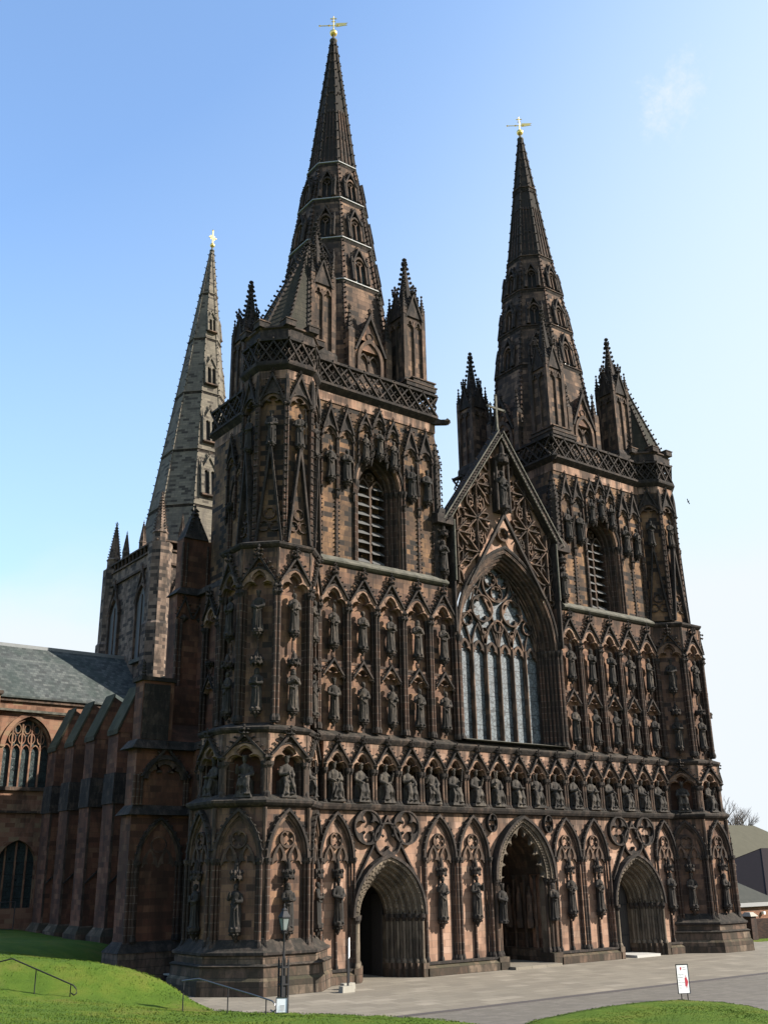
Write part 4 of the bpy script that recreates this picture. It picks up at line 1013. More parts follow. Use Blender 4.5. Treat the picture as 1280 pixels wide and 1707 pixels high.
def vane(parent, x, y, z, ang, cross=False):
    m = MB().mat('sillstone'); m.lathe([(.14, z - .35), (.26, z - .2), (.26, z - .1), (.1, z), (.08, z + .35)], x, y, 10, sm=True)
    m.mat('gold'); m.lathe([(.02, z + .3)] + [(.25 * math.sin(math.pi * k / 8) + .01, z + .53 - .25 * math.cos(math.pi * k / 8)) for k in range(9)], x, y, 12, sm=True)
    m.lathe([(.045, z + .75), (.035, z + 2.0)], x, y, 6)
    d = Vector((math.cos(ang), math.sin(ang), 0)); c = Vector((x, y, z + 1.2))
    if not cross:
        m.bar(c - d * .95, c + d * .35, .05); m.blob(*(c - d * .95), .09)
        u = Vector((0, 0, 1)); sd = d.cross(u) * .02
        fl = [c + d * .15 - u * .13, c + d * .95 - u * .0, c + d * .8 + u * .1, c + d * .98 + u * .2, c + d * .15 + u * .2]
        m.rings([[tuple(p + sd) for p in fl], [tuple(p - sd) for p in fl]], sm=False)
        m.bar(c + u * .6 - d * .22, c + u * .6 + d * .22, .06); m.bar(c + u * .35 - d * .14, c + u * .35 + d * .14, .05)
        for q in (-1, 1): m.blob(*(c + d * .3 * q + u * .0), .1)
    else:
        m.bar((x - .42, y, z + 1.45), (x + .42, y, z + 1.45), .1); m.bar((x, y, z + .7), (x, y, z + 2.3), .11)
        for q in range(8):
            a = q * math.pi / 4; m.bar((x, y, z + 1.45), (x + .34 * math.cos(a), y, z + 1.45 + .34 * math.sin(a)), .06)
        m.blob(x, y, z + 2.35, .12)
    return obj('weather_vane' if not cross else 'finial_cross', m, parent)

def spire(name, cx, cy, z0, zt, k, mat1, mat2, zsplit, bands, bandmat, lean=0, crk=.36, parent=None, cs=.075, prof=None):
    prof = prof or [(z0, k * (zt - z0)), (zt, 0)]; m = MB()
    def rad(z):
        for (a, ra), (b, rb) in zip(prof, prof[1:]):
            if z <= b: return ra + (rb - ra) * (z - a) / (b - a)
        return 0
    def c(z): return cx + lean * (z - z0) / (zt - z0)
    def oc(z, e=0): return octp(rad(z) * math.cos(math.pi / 8) + .1 + e, c(z), cy, z)
    m.mat(mat1); m.rings([oc(z) for z, _ in prof if z < zsplit - .01] + [oc(zsplit)], True, False, False); m.mat(mat2); m.rings([oc(zsplit), oc(zt - .3)], False, True, False)
    m.mat('soot' if mat1 != 'cspire' else 'cspire')
    for i in range(8):
      zz_ = [z for z, _ in prof[:-1]] + [zt - .3]
      for za1, zb1 in zip(zz_, zz_[1:]):
        a, b = oc(za1, .0)[i], oc(zb1, .0)[i]; a, b = Vector(a), Vector(b); top_ = mat1 != 'cspire' and za1 > zsplit - .1; m.mat('cspire' if mat1 == 'cspire' else 'spiretop' if top_ else 'shaft'); m.bar(a, a + (b - a) * .999, .13)
        L = (b - a).length; n = int(L / crk) if not top_ else int(L / .8); o = Vector((a.x - cx, a.y - cy, 0)).normalized(); m.mat('soot')
        for j in range(n):
            p = a + (b - a) * (j + .5) / n; q = o * .08; tt = Vector((-o.y, o.x, 0))
            if crk > .5: m.leaf(p.x + q.x, p.y + q.y, p.z, cs, o.x, .4); m.blob(p.x + o.x * cs * 1.5, p.y + o.y * cs * 1.5, p.z + .03, cs * .9)
            else:
                for sg in (-1, 1): m.blob(p.x + q.x + tt.x * .09 * sg, p.y + q.y + tt.y * .09 * sg, p.z, cs)
    sp = obj(name, m, parent)
    for zb in bands:
        m = MB().mat(bandmat); m.rings([oc(zb - .03, -.02), oc(zb, .16), oc(zb + .06, .16), oc(zb + .12, -.02)], True, True, False)
        m.mat('soot'); m.rings([oc(zb - .24, -.01), oc(zb - .04, .10)], True, True, False); obj('spire_band', m, sp)
    return sp, rad

TOW = {}
for s, nm, cxs, zt in ((-1, 'left', -8.68, 58.15), (1, 'right', 8.93, 58.55)):
    dz = 0 if s < 0 else 0
    cx = s * 8.8; tw = MB()
    xo, xi = s * 13.9, s * 4.78
    def bx(a, b, y0, y1, z0, z1): tw.box(min(a, b), max(a, b), y0, y1, z0, z1)
    tw.mat('north'); bx(s * 15.6, s * 3.2, 4.3, 9.4, 0, Z1); bx(s * 15.5, s * 4.5, 1.61, 9.4, Z1, Z2); bx(s * 14.5, s * 4.78, 1.62, 9.35, Z2, Z3)
    tw.mat('north'); bx(s * 15.6, s * 11.2, 1.61, 4.3, 0, Z1 - .01)
    # belfry walls: west wall with an opening
    tw.mat('upper'); tw.spandrel([(a, b + 23.75) for a, b in arch(1.62, 2.2, 10)], 1.62, 28.5, .2, 1.5, cx, 0)
    bx(cx - s * 1.62, s * 4.78, .2, 1.5, Z3, 28.5); bx(cx + s * 1.62, xo, .2, 1.5, Z3, 28.5)
    bx(xo, xi, 1.501, 9.3, Z3, 28.5)
    tw.mat('pale'); bx(xo + s * .02, xi - s * .02, .14, 9.32, 28.05, 28.6); 
    tw.mat('soot'); tw.frust(min(xo, xi), max(xo, xi), .14, 9.3, 28.6, min(xo, xi) - .3, max(xo, xi) + .3, -.18, 9.6, 28.86)
    tw.mat('mould'); bx(xo + s * .05, xi - s * .05, .1, 9.35, 28.86, 28.98); tw.mat('soot'); bx(xo, xi, .3, 9.3, 28.98, 29.6)
    tw.mat('soot')
    for x in (min(xo, xi), max(xo, xi)):      # gargoyles at the cornice corners
        dd_ = 1 if x > cx else -1; tw.bar((x - dd_ * .3, .3, 28.7), (x + dd_ * .42, -.42, 28.64), .26, .26); tw.blob(x + dd_ * .46, -.46, 28.68, .24)
    tower = obj('tower', tw, cath); TOW[s] = tower
    louvred(tower, s * 8.75, .2, 19.75, 0)
    for dx, zsp in ((-3.2, 26.05), (-2.15, 26.05), (2.15, 26.05), (3.2, 26.05), (-.93, 26.75), (.93, 26.75), (0, 27.2)):
        o = obj('belfry_niche', BN if abs(dx) > 1 else BN2, tower, (cx + dx, .2, zsp), 0, (1, 1, 1))
    for dx, zsp, t in ((-3.2, 26.05, 'outer one left of the louvres'), (-2.15, 26.05, 'inner one left of the louvres'), (-.93, 26.75, 'left one of three above the louvres'), (0, 27.2, 'highest of three above the louvres'), (.93, 26.75, 'right one of three above the louvres'), (2.15, 26.05, 'inner one right of the louvres'), (3.2, 26.05, 'outer one right of the louvres')):
        statue((cx + dx, .0, zsp - (2.33 if abs(dx) > 1 else 1.48)), 0, 'belfry statue, %s, %s tower' % (t, nm), 1.8 if abs(dx) > 1 else 1.45)
    for dx in (-3.72, -2.68, 2.68, 3.72): obj('ballflower_strip', BS, tower, (cx + dx, .2, 19.5))
    m = MB(); lattice(m, 9.3, 1.5, 0, 1.02); P1 = m.mesh('parapet')
    obj('parapet', P1, tower, ((xo + xi) / 2 + s * .0, .02, Z4 + .02)); obj('parapet', P1, tower, (xo + s * .2, 4.75, Z4 + .02), R(-90 * -s)); obj('parapet', P1, tower, (xi - s * .14, 4.75, Z4 + .02), R(90 * -s))
    m = MB().mat('soot'); qx = xi - s * .02                      # crocketed angle pier on the inner corner
    m.lathe([(.42, Z3), (.40, 21.5), (.34, 21.7), (.34, 26.0), (.40, 26.1), (.06, 28.0)], qx, .35, 8, R(22.5))
    for k in range(22):
        z = 19.6 + k * .37; rr = .42 if z < 26.1 else .42 * (28 - z) / 1.9 + .05
        for a in range(8): m.blob(qx + rr * math.cos(a * .785 + .39), .35 + rr * math.sin(a * .785 + .39), z, .075)
    obj('angle_pier', m, tower)
    # inner corner: stepped merlon
    m = MB().mat('soot'); a = s * 5.7
    m.box(min(xi, s * 6.9) - .02, max(xi, s * 6.9) + .02, -.1, 1.9, Z5 + .03, Z5 + .26); m.mat('mould'); m.box(min(xi, s * 6.9) - .08, max(xi, s * 6.9) + .08, -.14, 2.0, Z5 + .26, Z5 + .34)
    m.mat('soot'); m.box(min(xi + s * .1, s * 6.4), max(xi + s * .1, s * 6.4), -.08, 1.85, Z5 + .34, Z5 + .56); m.mat('mould'); m.box(min(xi, s * 6.5), max(xi, s * 6.5), -.14, 1.9, Z5 + .56, Z5 + .63)
    obj('stepped_merlon', m, tower)
    for px_, py_ in ((5.7, 1.0), (12.3, 1.1), (5.75, 8.3), (12.3, 8.5)):
        if s < 0 and px_ < 6: px_ = 6.0
        obj('pinnacle', PN, tower, (s * px_, py_, Z5 + .15), 0, (1, 1, 1 if s < 0 else 1.06))
    # spire
    rk = 1.45 if s < 0 else 1.58
    sp, rad = spire('spire', cxs, 4.75, 29.5, zt, .1415, 'spire', 'spiretop', 46.7, [37.2, 40.4, 43.6, 46.7] + ([53.3] if s > 0 else []), 'lead' if s < 0 else 'mould', parent=cath, prof=[(29.5, 4.0), (37.2, 3.0), (40.4, 2.53 + (rk - 1.45) * .3), (43.6, 2.02 + (rk - 1.45) * .6), (46.7, rk), (zt, 0)])
    vane(sp, cxs, 4.75, zt, R(-38))
    tilt = -math.atan(.155 * math.cos(math.pi / 8))
    for zf, sc_ in ((37.35, 1.08), (40.55, 1.0), (43.75, .92)):
        for q in range(8):
            rz = R(45 * q); ap = rad(zf) * math.cos(math.pi / 8) + .1
            # faces turned away from the street are left plain
            if q in (3, 4): continue
            obj('lucarne', LG if q in (0, 2) else LD, sp, (cxs + math.sin(rz) * ap, 4.75 - math.cos(rz) * ap, zf), rz, (sc_, 1.15, sc_), tilt)
    for q in range(4):
        rz = R(90 * q); obj('dormer_window', DM, sp, (cxs + math.sin(rz) * 3.75, 4.75 - math.cos(rz) * 3.75, 30.9), rz)
    m = MB()                                                   # panelled top stage: ribs with arched heads
    for q in range(8):
        rz = R(45 * q)
        for u in (-.5, 0, .5):
            p = []
            for z in (46.9, 51.4):
                ap = rad(z) * math.cos(math.pi / 8) + .1; hw = ap * math.tan(math.pi / 8); p.append(Vector((cxs + math.sin(rz) * ap + math.cos(rz) * u * hw, 4.75 - math.cos(rz) * ap + math.sin(rz) * u * hw, z)))
            m.mat('shaft'); m.bar(p[0], p[1], .07, .12, (math.sin(rz), -math.cos(rz), 0))
        for z0_, z1_ in ((46.9, 49.0), (49.2, 51.2), (51.6, 53.0)):
            ap = rad(z1_) * math.cos(math.pi / 8) + .1; m.mat('soot')
            for u in (-.3, .3):
                hw = ap * math.tan(math.pi / 8); m.blob(cxs + math.sin(rz) * ap + math.cos(rz) * u * hw, 4.75 - math.cos(rz) * ap + math.sin(rz) * u * hw, z1_, .12, .12, .16)
    obj('spire_panelling', m, sp)
# ------------------------------------------------------------------ octagonal corner turrets
TS = [(2.72, 15.0, 1.45), (2.45, 14.98, 1.3), (2.15, 14.8, .95), (1.75, 14.42, .98)]
T8 = math.tan(math.pi / 8)
def turret_panel():
    m = MB(); W = 1.45; hw = W / 2 - .1
    # tall crocketed gablet with foiled field (local z 0 = ledge)
    m.mat('upper'); m.poly([(-hw, -.02, .3), (hw, -.02, .3), (0, -.02, 5.2)])
    for x, z, r in ((0, 1.78, .3), (-.27, 1.15, .27), (.27, 1.15, .27)): m.mat('pale'); m.lathe([(r, -.06), (r, -.07)], 0, 0, 3) if 0 else None; m.mat('shaft'); ringplate(m, x, z, r, 3, -.12, .0, .16, R(90), 24, .6)
    for sg in (-1, 1):
        m.mat('soot'); m.bar((sg * hw, -.12, .3), (0, -.12, 5.35), .1, .3)
        for k in range(14):
            u = (k + .5) / 14; m.leaf(sg * hw * (1 - u), -.14, .3 + 5.0 * u, .075, sg * .9, .3)
        m.mat('shaft'); m.lathe([(.075, 0), (.075, 7.5)], sg * (W / 2 - .04), -.06, 7); m.mat('soot')
        for k in range(20): m.blob(sg * (W / 2 + .0), -.13, .3 + k * .36, .065)
    finial(m, 0, -.12, 5.2, .6); corbel(m, 0, -.1, 5.05, 5.45, .24)
    z = 7.55; hw2 = W / 2 - .12; a0 = [(a, b + z) for a, b in arch(hw2, .62, 8)]
    m.mat('upper'); m.spandrel(a0, W / 2, 9.2, .0, .35, 0, 0, z)
    m.mat('soot'); m.band([(a, b + z) for a, b in arch(hw2 + .1, .74, 8)], a0, -.14, .1)
    m.mat('mould'); m.band(resample(a0, 25), [(a, b + z) for a, b in trefoil(hw2 - .08, .5)], -.05, .34)
    m.mat('soot'); m.frust(-hw2, hw2, -.1, .1, z + .7, -.04, .04, -.06, .1, z + 1.6); gablet(m, 0, z + .25, z + 1.8, W / 2 - .04, -.2, -.04, .1, .2, .09, .5)
    for sg in (-1, 1): m.blob(sg * (W / 2 - .04), -.14, z, .14); m.lathe([(.1, z + .1), (.1, z + 1.0), (.02, z + 1.7)], sg * (W / 2), -.1, 5)
    return m.mesh('turret_panel')
TP = turret_panel(); ba2 = blind_arch(2.2, 1.75)
def turret_niche_low(W=1.78):
    """upper statue bay on a turret face: hood above, canopy between the two figures"""
    return sn
for s, nm in ((-1, 'left'), (1, 'right')):
    m = MB()
    (a0, x0, y0), (a1, x1, y1), (a2, x2, y2), (a3, x3, y3) = TS
    x0, x1, x2, x3 = s * x0, s * x1, s * x2, s * x3
    m.mat('wall'); m.rings([octp(a0 - .11, x0, y0, 1.6), octp(a0 - .11, x0, y0, Z1)], sm=False)
    m.mat('north'); m.rings([octp(a1 - .5, x1, y1, Z1), octp(a1 - .5, x1, y1, Z2)], sm=False)
    m.mat('wall'); m.rings([octp(a2 - .3, x2, y2, Z2 - .1), octp(a2 - .3, x2, y2, Z3)], sm=False)
    m.mat('upper'); m.rings([octp(a3 - .18, x3, y3, Z3 - .1), octp(a3 - .18, x3, y3, Z4)], sm=False)
    tur = obj('corner_turret', m, cath)
    m = MB().mat('plinth'); m.rings([octp(a0 + e, x0, y0, z) for e, z in ((.62, 0), (.60, .55), (.50, .66), (.46, 1.05), (.34, 1.14), (.34, 1.5))], True, True, False)
    m.mat('soot'); m.rings([octp(a0 + e, x0, y0, z) for e, z in ((.30, 1.44), (.44, 1.5), (.44, 1.6), (.30, 1.66), (-.05, 2.05), (-.3, 2.06))], True, True, False)
    m.rings([octp(a0 + e, x0, y0, z) for e, z in ((.5, 1.06), (.54, 1.1), (.4, 1.17))], True, True, False)
    obj('plinth', m, tur)
    for (a, x, y), z, e2, mt in (((a0, x0, y0), Z1, -.3, 'soot'), ((a1, x1, y1), Z2, -.5, 'soot'), ((a2, x2, y2), Z3, -.5, 'soot')):
        m = MB().mat(mt); octa_ring(m, a, x, y, [(-.1, z - .2), (.08, z - .12), (.18, z - .02), (.2, z + .08), (e2, z + .36), (e2 - .4, z + .37)]); obj('string_course', m, tur)
    m = MB().mat('soot'); octa_ring(m, a3, x3, y3, [(-.1, Z4 - .35), (.1, Z4 - .2), (.26, Z4 - .06), (.28, Z4 + .03), (-.2, Z4 + .05)]); 
    m.mat('pale'); octa_ring(m, a3, x3, y3, [(.02, Z4 - .75), (.05, Z4 - .3)]); obj('cornice', m, tur)
    angs = (-90, -45, 0, 45) if s < 0 else (-45, 0, 45, 90)
    fn = {-90: 'north', -45: 'shaded', 0: 'front', 45: 'narrow right hand'}
    for ang in angs:
        rz = R(ang); ox, oy = math.sin(rz), -math.cos(rz)
        obj('blind_arch', ba2, tur, (x0 + ox * a0, y0 + oy * a0, 1.75), rz, (2 * a0 * T8 / 2.2 * .99, 1, 1))
        obj('gallery_niche', gn, tur, (x1 + ox * a1, y1 + oy * a1, Z1), rz, (2 * a1 * T8 / P, 1, 1))
        obj('statue_niche', snc, tur, (x2 + ox * a2, y2 + oy * a2, Z2), rz, (2 * a2 * T8 / 1.76, 1, 1))
        obj('turret_panel', TP, tur, (x3 + ox * a3, y3 + oy * a3, Z3), rz)
        seen = ang in ((-90, -45, 0, 45) if s < 0 else (-45, 0))
        if seen:
            f = {-90: 'far left face', -45: 'shaded face', 0: 'front face', 45: 'narrow right face'}[ang]
            statue((x0 + ox * (a0 + .12), y0 + oy * (a0 + .12), 2.5), rz, 'standing statue at door height on the %s of the %s turret' % (f, nm), 1.75)
            statue((x1 + ox * (a1 - .14), y1 + oy * (a1 - .14), Z1 + .2), rz, 'seated crowned statue in the gallery on the %s of the %s turret' % (f, nm), 1.8, None, GR_K, True)
            statue((x2 + ox * a2, y2 + oy * a2, 15.05), rz, 'upper of two stacked statues on the %s of the %s turret' % (f, nm), 1.85)
            statue((x2 + ox * a2, y2 + oy * a2, 11.5), rz, 'lower of two stacked statues on the %s of the %s turret' % (f, nm), 1.85)
            statue((x3 + ox * (a3 + .1), y3 + oy * (a3 + .1), Z3 + 5.42), rz, 'high belfry statue on the %s of the %s turret' % (f, nm), 1.75)
        m = MB(); w = 2 * (a3 + .12) * T8; lattice(m, w, 1.45, 0, .72); obj('parapet', m, tur, (x3 + ox * (a3 + .12), y3 + oy * (a3 + .12), Z4 + .04), rz)
    # corner ribs of the lower stages
    m = MB()
    for (a, x, y), za_, zb_, mt in (((a0, x0, y0), 2.0, Z1 - .2, 'mould'), ((a1, x1, y1), Z1 + .3, Z2 - .2, 'mould'), ((a2, x2, y2), Z2 + .4, Z3 - .15, 'mould'), ((a3, x3, y3), Z3 + .3, Z4 - .3, 'mould')):
        lo = octp(a - .06, x, y, za_); hi = octp(a - .06, x, y, zb_); m.mat(mt)
        for p, q in zip(lo, hi): m.lathe([(.1, za_), (.1, zb_)], p[0], p[1], 7)
        m.mat('soot')
        for p in lo: m.lathe([(.17, za_ - .1), (.17, za_ + .1), (.1, za_ + .2)], p[0], p[1], 7)
    obj('corner_shafts', m, tur)
    # roof: embattled step then a skew stone pyramid leaning on the corner pinnacle
    m = MB().mat('soot'); m.rings([octp(a3 - .05, x3, y3, Z4 + .05), octp(a3 - .05, x3, y3, Z4 + .9)], sm=False); m.rings([octp(a3 + .02, x3, y3, Z5 + .02), octp(a3 + .02, x3, y3, Z5 + .55)], sm=False)
    m.mat('mould'); m.rings([octp(a3 + e, x3, y3, z) for e, z in ((.02, Z5 + .5), (.12, Z5 + .56), (.1, Z5 + .66), (-.2, Z5 + .7))], sm=False)
    m.mat('soot')
    for i in range(8):
        p = octp(a3 - .06, x3, y3, 0)[i]; m.box(p[0] - .3, p[0] + .3, p[1] - .3, p[1] + .3, Z5 + .6, Z5 + .92)
        m.mat('mould'); m.box(p[0] - .34, p[0] + .34, p[1] - .34, p[1] + .34, Z5 + .92, Z5 + .98); m.mat('soot')
    obj('battlement', m, tur)
    m = MB().mat('turroof'); base = octp(a3 - .25, x3, y3, Z5 + .7); ax, ay, az = s * 12.75, 1.1, Z5 + 7.6
    b = [m.av(p) for p in base]; t = m.av((ax, ay, az))
    for i in range(8): m.face((b[i], b[(i + 1) % 8], t))
    m.mat('soot')
    for p in base:
        p = Vector(p); q = Vector((ax, ay, az)); o = Vector((p.x - x3, p.y - y3, 0)).normalized()
        m.bar(p, q, .12)
        for k in range(20):
            r = p + (q - p) * (k + .5) / 20; m.leaf(r.x + o.x * .04, r.y + o.y * .04, r.z, .1, o.x, .4); m.blob(r.x + o.x * .16, r.y + o.y * .16, r.z + .05, .09)
    finial(m, ax, ay, az - .1, .7); obj('turret_roof', m, tur)
# ------------------------------------------------------------------ north side of the left tower, aisle buttresses
tw = TOW[-1]
ba3 = blind_arch(2.2, 1.75, stat=False)
# blind arches on the recessed north face, instances of the same bays turned north
for y in (5.3, 7.6): obj('gallery_niche', gn, tw, (-15.62, y + .1, Z1), R(-90), (.95, 1, 1))
obj('blind_arch', ba3, tw, (-15.66, 5.6, 1.75), R(-90), (.9, 1, 1))
for y in (3.7, 5.4, 7.1): obj('statue_niche', sn, tw, (-14.75, y, Z2), R(-90), (.95, 1, 1))
obj('belfry_niche', BN, tw, (-13.92, 4.4, 26.1), R(-90)); obj('belfry_niche', BN, tw, (-13.92, 6.9, 26.1), R(-90))
louvred(tw, -13.95, 5.8, 19.75, R(-90), sx=.7)
m = MB().mat('soot')
for z, x in ((Z1, -15.6), (Z2, -15.4), (Z3, -14.55)): m = MB().mat('soot'); m.frust(x - .2, x + .3, 3.4, 9.4, z - .1, x - .05, x + .5, 3.4, 9.4, z + .3); obj('string_course', m, tw)
m = MB().mat('soot')
m.box(-15.95, -15.4, 3.5, 7, 1.4, 1.62); m.mat('plinth'); m.box(-16.1, -15.4, 3.5, 7, 0, 1.4)
obj('plinth', m, tw)
def buttress_block(sgn=-1):
    m = MB(); m.mat('north'); m.box(-18.6, -15.4, 6.95, 8.1, 0, Z1); m.box(-18.5, -15.3, 7.0, 8.05, Z1, Z2)
    m.mat('north'); m.box(-18.35, -16.7, 7.05, 8.0, Z2, 13.75); m.box(-16.7, -14.4, 8.6, 9.3, Z2, 13.9); m.frust(-16.7, -14.4, 7.1, 9.0, Z2, -16.7, -14.4, 8.7, 9.0, 12.0); m.mat('soot'); m.box(-18.3, -16.9, 7.02, 7.06, 10.9, 13.6); m.box(-18.5, -16.6, 6.95, 8.1, 13.75, 13.95)
    m.mat('plinth'); m.box(-18.95, -15.4, 6.6, 8.4, 0, 1.3); m.mat('soot'); m.frust(-19.0, -15.4, 6.55, 8.45, 1.3, -18.62, -15.4, 6.93, 8.1, 1.75)
    for z in (Z1, Z2): m.mat('soot'); m.frust(-18.85, -15.4, 6.7, 8.3, z - .15, -18.5, -15.4, 7.0, 8.1, z + .3)
    m.mat('soot')
    for k in range(5): m.blob(-18.35, 7.1, 14.0 + .16 * k, .16 - .02 * k, .16 - .02 * k, .16)
    m.mat('shaft')
    for x in (-18.55, -18.35, -18.15, -15.9, -15.75): m.lathe([(.09, 1.7), (.08, 5.3)], x, 6.92, 7); m.lathe([(.08, Z1 + .3), (.08, 9.2)], x, 6.95, 7)
    b = obj('buttress', m, tw)
    obj('blind_arch', ba3, b, (-17.1, 6.95, 1.75), 0, (1.12, 1, 1)); 
    m = MB(); a0 = [(p, q + 9.0) for p, q in arch(.95, .8, 8)]; m.mat('soot'); m.band([(p, q + 9.0) for p, q in arch(1.15, 1.0, 8)], a0, -.2, .1); m.mat('mould'); m.band(resample(a0, 25), [(p, q + 9.0) for p, q in trefoil(.85, .66)], -.12, .1)
    gablet(m, 0, 9.1, 10.6, 1.3, -.24, -.08, .1, .2, .09, .5); obj('arch_hood', m, b, (-17.0, 7.0, 0))
    m = MB().mat('north'); m.box(-15.85, -13.7, 9.1, 10.1, 13.9, Z3); m.box(-15.6, -13.7, 9.2, 10.0, Z3, 22.3); m.mat('soot'); m.frust(-16.0, -13.7, 8.95, 10.25, Z3 - .1, -15.6, -13.7, 9.2, 10.05, Z3 + .35)
    m.mat('shaft')
    for x in (-15.8, -15.55, -14.3): m.lathe([(.09, 14), (.09, 17.6)], x, 9.05, 7); m.lathe([(.07, 19.5), (.07, 22)], x + .2, 9.18, 7)
    for x in (-15.4, -14.4):
        m.mat('soot'); m.blob(x, 9.1, 17.7, .3, .2, .25); gablet(m, x, 17.7, 18.9, .5, 8.98, 9.1, .08, .2, .08, .4)
    m.frust(-15.6, -14.1, 9.1, 10.1, 22.3, -14.85, -14.75, 9.6, 9.7, 24.2)
    for k in range(6):
        for a in range(4): m.blob(-14.8 + (.65 - k * .1) * math.cos(a * 1.57 + .78), 9.6 + (.55 - k * .08) * math.sin(a * 1.57 + .78), 22.5 + k * .28, .12)
    finial(m, -14.8, 9.65, 23.7, 1.3); obj('pinnacle', m, b)
    return b
buttress_block()
m = MB().mat('north')                                                          # nave and aisles behind the towers
m.box(-12.6, 12.6, 9.41, 36.2, 0, 9.2); m.box(-5.4, 5.4, 9.36, 36.2, 9.2, 17.0)
m.mat('soot'); m.box(-12.75, 12.75, 9.42, 36.1, 9.2, 9.45); m.mat('leadroof'); m.frust(-12.6, 12.6, 9.42, 36.1, 9.452, -5.5, 5.5, 9.42, 36.1, 12.4)
m.mat('slate'); m.frust(-5.7, 5.7, 9.37, 36.2, 17.0, -.1, .1, 9.37, 36.2, 22.5); nave = obj('nave', m, cath)
m = MB()
for y in (22.6, 26.2, 29.7):
    for z0, zs, hw in ((2.5, 5.2, .9),): m.mat('dkglass'); m.poly([(-12.63, y - hw, z0), (-12.63, y + hw, z0), (-12.63, y + hw, zs), (-12.63, y, zs + 1.5), (-12.63, y - hw, zs)][::-1])
    m.mat('mould'); m.bar((-12.66, y, 2.5), (-12.66, y, 6.4), .1)
obj('aisle_windows', m, nave)
def aisle_buttress(y, xo):
    m = MB().mat('north'); w = .78
    m.box(xo, -12.6, y - w, y + w, 0, 9.0); m.mat('mould'); m.box(xo + .02, xo + .16, y - w - .03, y - w, 1.6, 9); m.mat('soot'); m.frust(xo - .1, -12.6, y - w - .1, y + w, 8.7, xo - .04, -12.6, y - w - .04, y + w, 10.5); m.mat('north'); m.box(xo + .06, -12.6, y - w + .02, y + w, 10.5, 13.0)
    m.box(-12.6, -10.5, y - w + .04, y + w, 9, 14.1)
    m.mat('coping'); m.rings([[(xo - .05, y - w - .06, 12.8), (xo - .05, y + w, 12.8), (-13.1, y + w, 15.6), (-13.1, y - w - .06, 15.6)], [(xo - .05, y - w - .06, 13.1), (xo - .05, y + w, 13.1), (-13.1, y + w, 15.9), (-13.1, y - w - .06, 15.9)]], sm=False)
    m.mat('north'); m.rings([[(xo + .06, y - w, 12.9), (-11.2, y - w, 12.9), (-11.2, y - w, 14.6), (-13.1, y - w, 15.65)], [(xo + .06, y + w, 12.9), (-11.2, y + w, 12.9), (-11.2, y + w, 14.6), (-13.1, y + w, 15.65)]], sm=False)
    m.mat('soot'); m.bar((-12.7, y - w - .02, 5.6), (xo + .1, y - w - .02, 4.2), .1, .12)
    m.mat('plinth'); m.box(xo - .3, -12.6, y - w - .3, y + w + .3, 0, 1.35); m.frust(xo - .3, -12.6, y - w - .3, y + w + .3, 1.35, xo - .02, -12.6, y - w - .02, y + w, 1.8)
    return obj('buttress', m, nave)
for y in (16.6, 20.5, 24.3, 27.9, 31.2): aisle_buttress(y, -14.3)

# ------------------------------------------------------------------ crossing tower, central spire, transept
CX, CY = 0.0, 41.0
m = MB().mat('ctower'); m.box(-5.4, 5.4, CY - 5.2, CY + 5.2, 15, 30.4)
for sx in (-1, 1):
    for sy in (-1, 1): m.lathe([(1.15, 15), (1.15, 24), (1.0, 24.2), (1.0, 31.0)], sx * 5.0, CY + sy * 4.9, 8, R(22.5))
m.mat('mould'); m.box(-5.6, 5.6, CY - 5.4, CY + 5.4, 29.2, 29.4); m.box(-5.6, 5.6, CY - 5.4, CY + 5.4, 30.4, 30.55); m.box(-5.6, 5.6, CY - 5.4, CY + 5.4, 31.2, 31.35)
for k in range(14):
    for q in (0, 1):
        x = -5.2 + k * .8
        if q == 0: m.box(x - .05, x + .05, CY - 5.35, CY - 5.2, 30.5, 31.2)
        else: m.box(-5.55, -5.4, CY + x - .05, CY + x + .05, 30.5, 31.2)
m.mat('ctower'); m.box(-5.45, 5.45, CY - 5.25, CY + 5.25, 29.3, 30.5)
ctw = obj('tower', m, cath)
m = MB()
for x in (0,):
    m.mat('mould'); m.band([(p, q + 26.2) for p, q in arch(1.15, 1.9, 8)], [(p, q + 26.2) for p, q in arch(.95, 1.65, 8)], -.25, .1, x)
    for sg in (-1, 1): m.box(x + sg * 1.05 - .1, x + sg * 1.05 + .1, -.22, .1, 21.5, 26.2)
    m.mat('louvre'); m.poly([(x - .95, -.04, 21.6), (x + .95, -.04, 21.6), (x + .95, -.04, 26.4), (x, -.04, 27.7), (x - .95, -.04, 26.4)])
    m.mat('mould'); m.box(x - .05, x + .05, -.12, 0, 21.6, 27); gablet(m, x, 26.4, 29.4, 1.3, -.3, -.1, .12, .4, .08, .6, 'mould', None, 'mould'); m.mat('sillstone'); m.box(x - 1.3, x + 1.3, -.35, .1, 21.2, 21.5)
pn = m.mesh('belfry_window')
for x in (-2.9, 2.9): obj('belfry_window', pn, ctw, (x, CY - 5.2, 0)); obj('belfry_window', pn, ctw, (-5.4, CY + x, 0), R(-90))
def slim_pinnacle(h):
    m = MB().mat('ctower'); m.lathe([(.62, 0), (.62, h * .25), (.72, h * .27), (.55, h * .32), (.03, h)], 0, 0, 8, R(22.5)); m.mat('mould')
    for k in range(12):
        z = h * (.34 + .052 * k); r = .55 * (1 - (z - h * .32) / (h * .68)) + .05
        for a in range(8): m.blob(r * math.cos(a * .785 + .39), r * math.sin(a * .785 + .39), z, .085)
    finial(m, 0, 0, h - .3, .8); return m.mesh('pinnacle')
sp5 = slim_pinnacle(5.0); sp3 = slim_pinnacle(2.6)
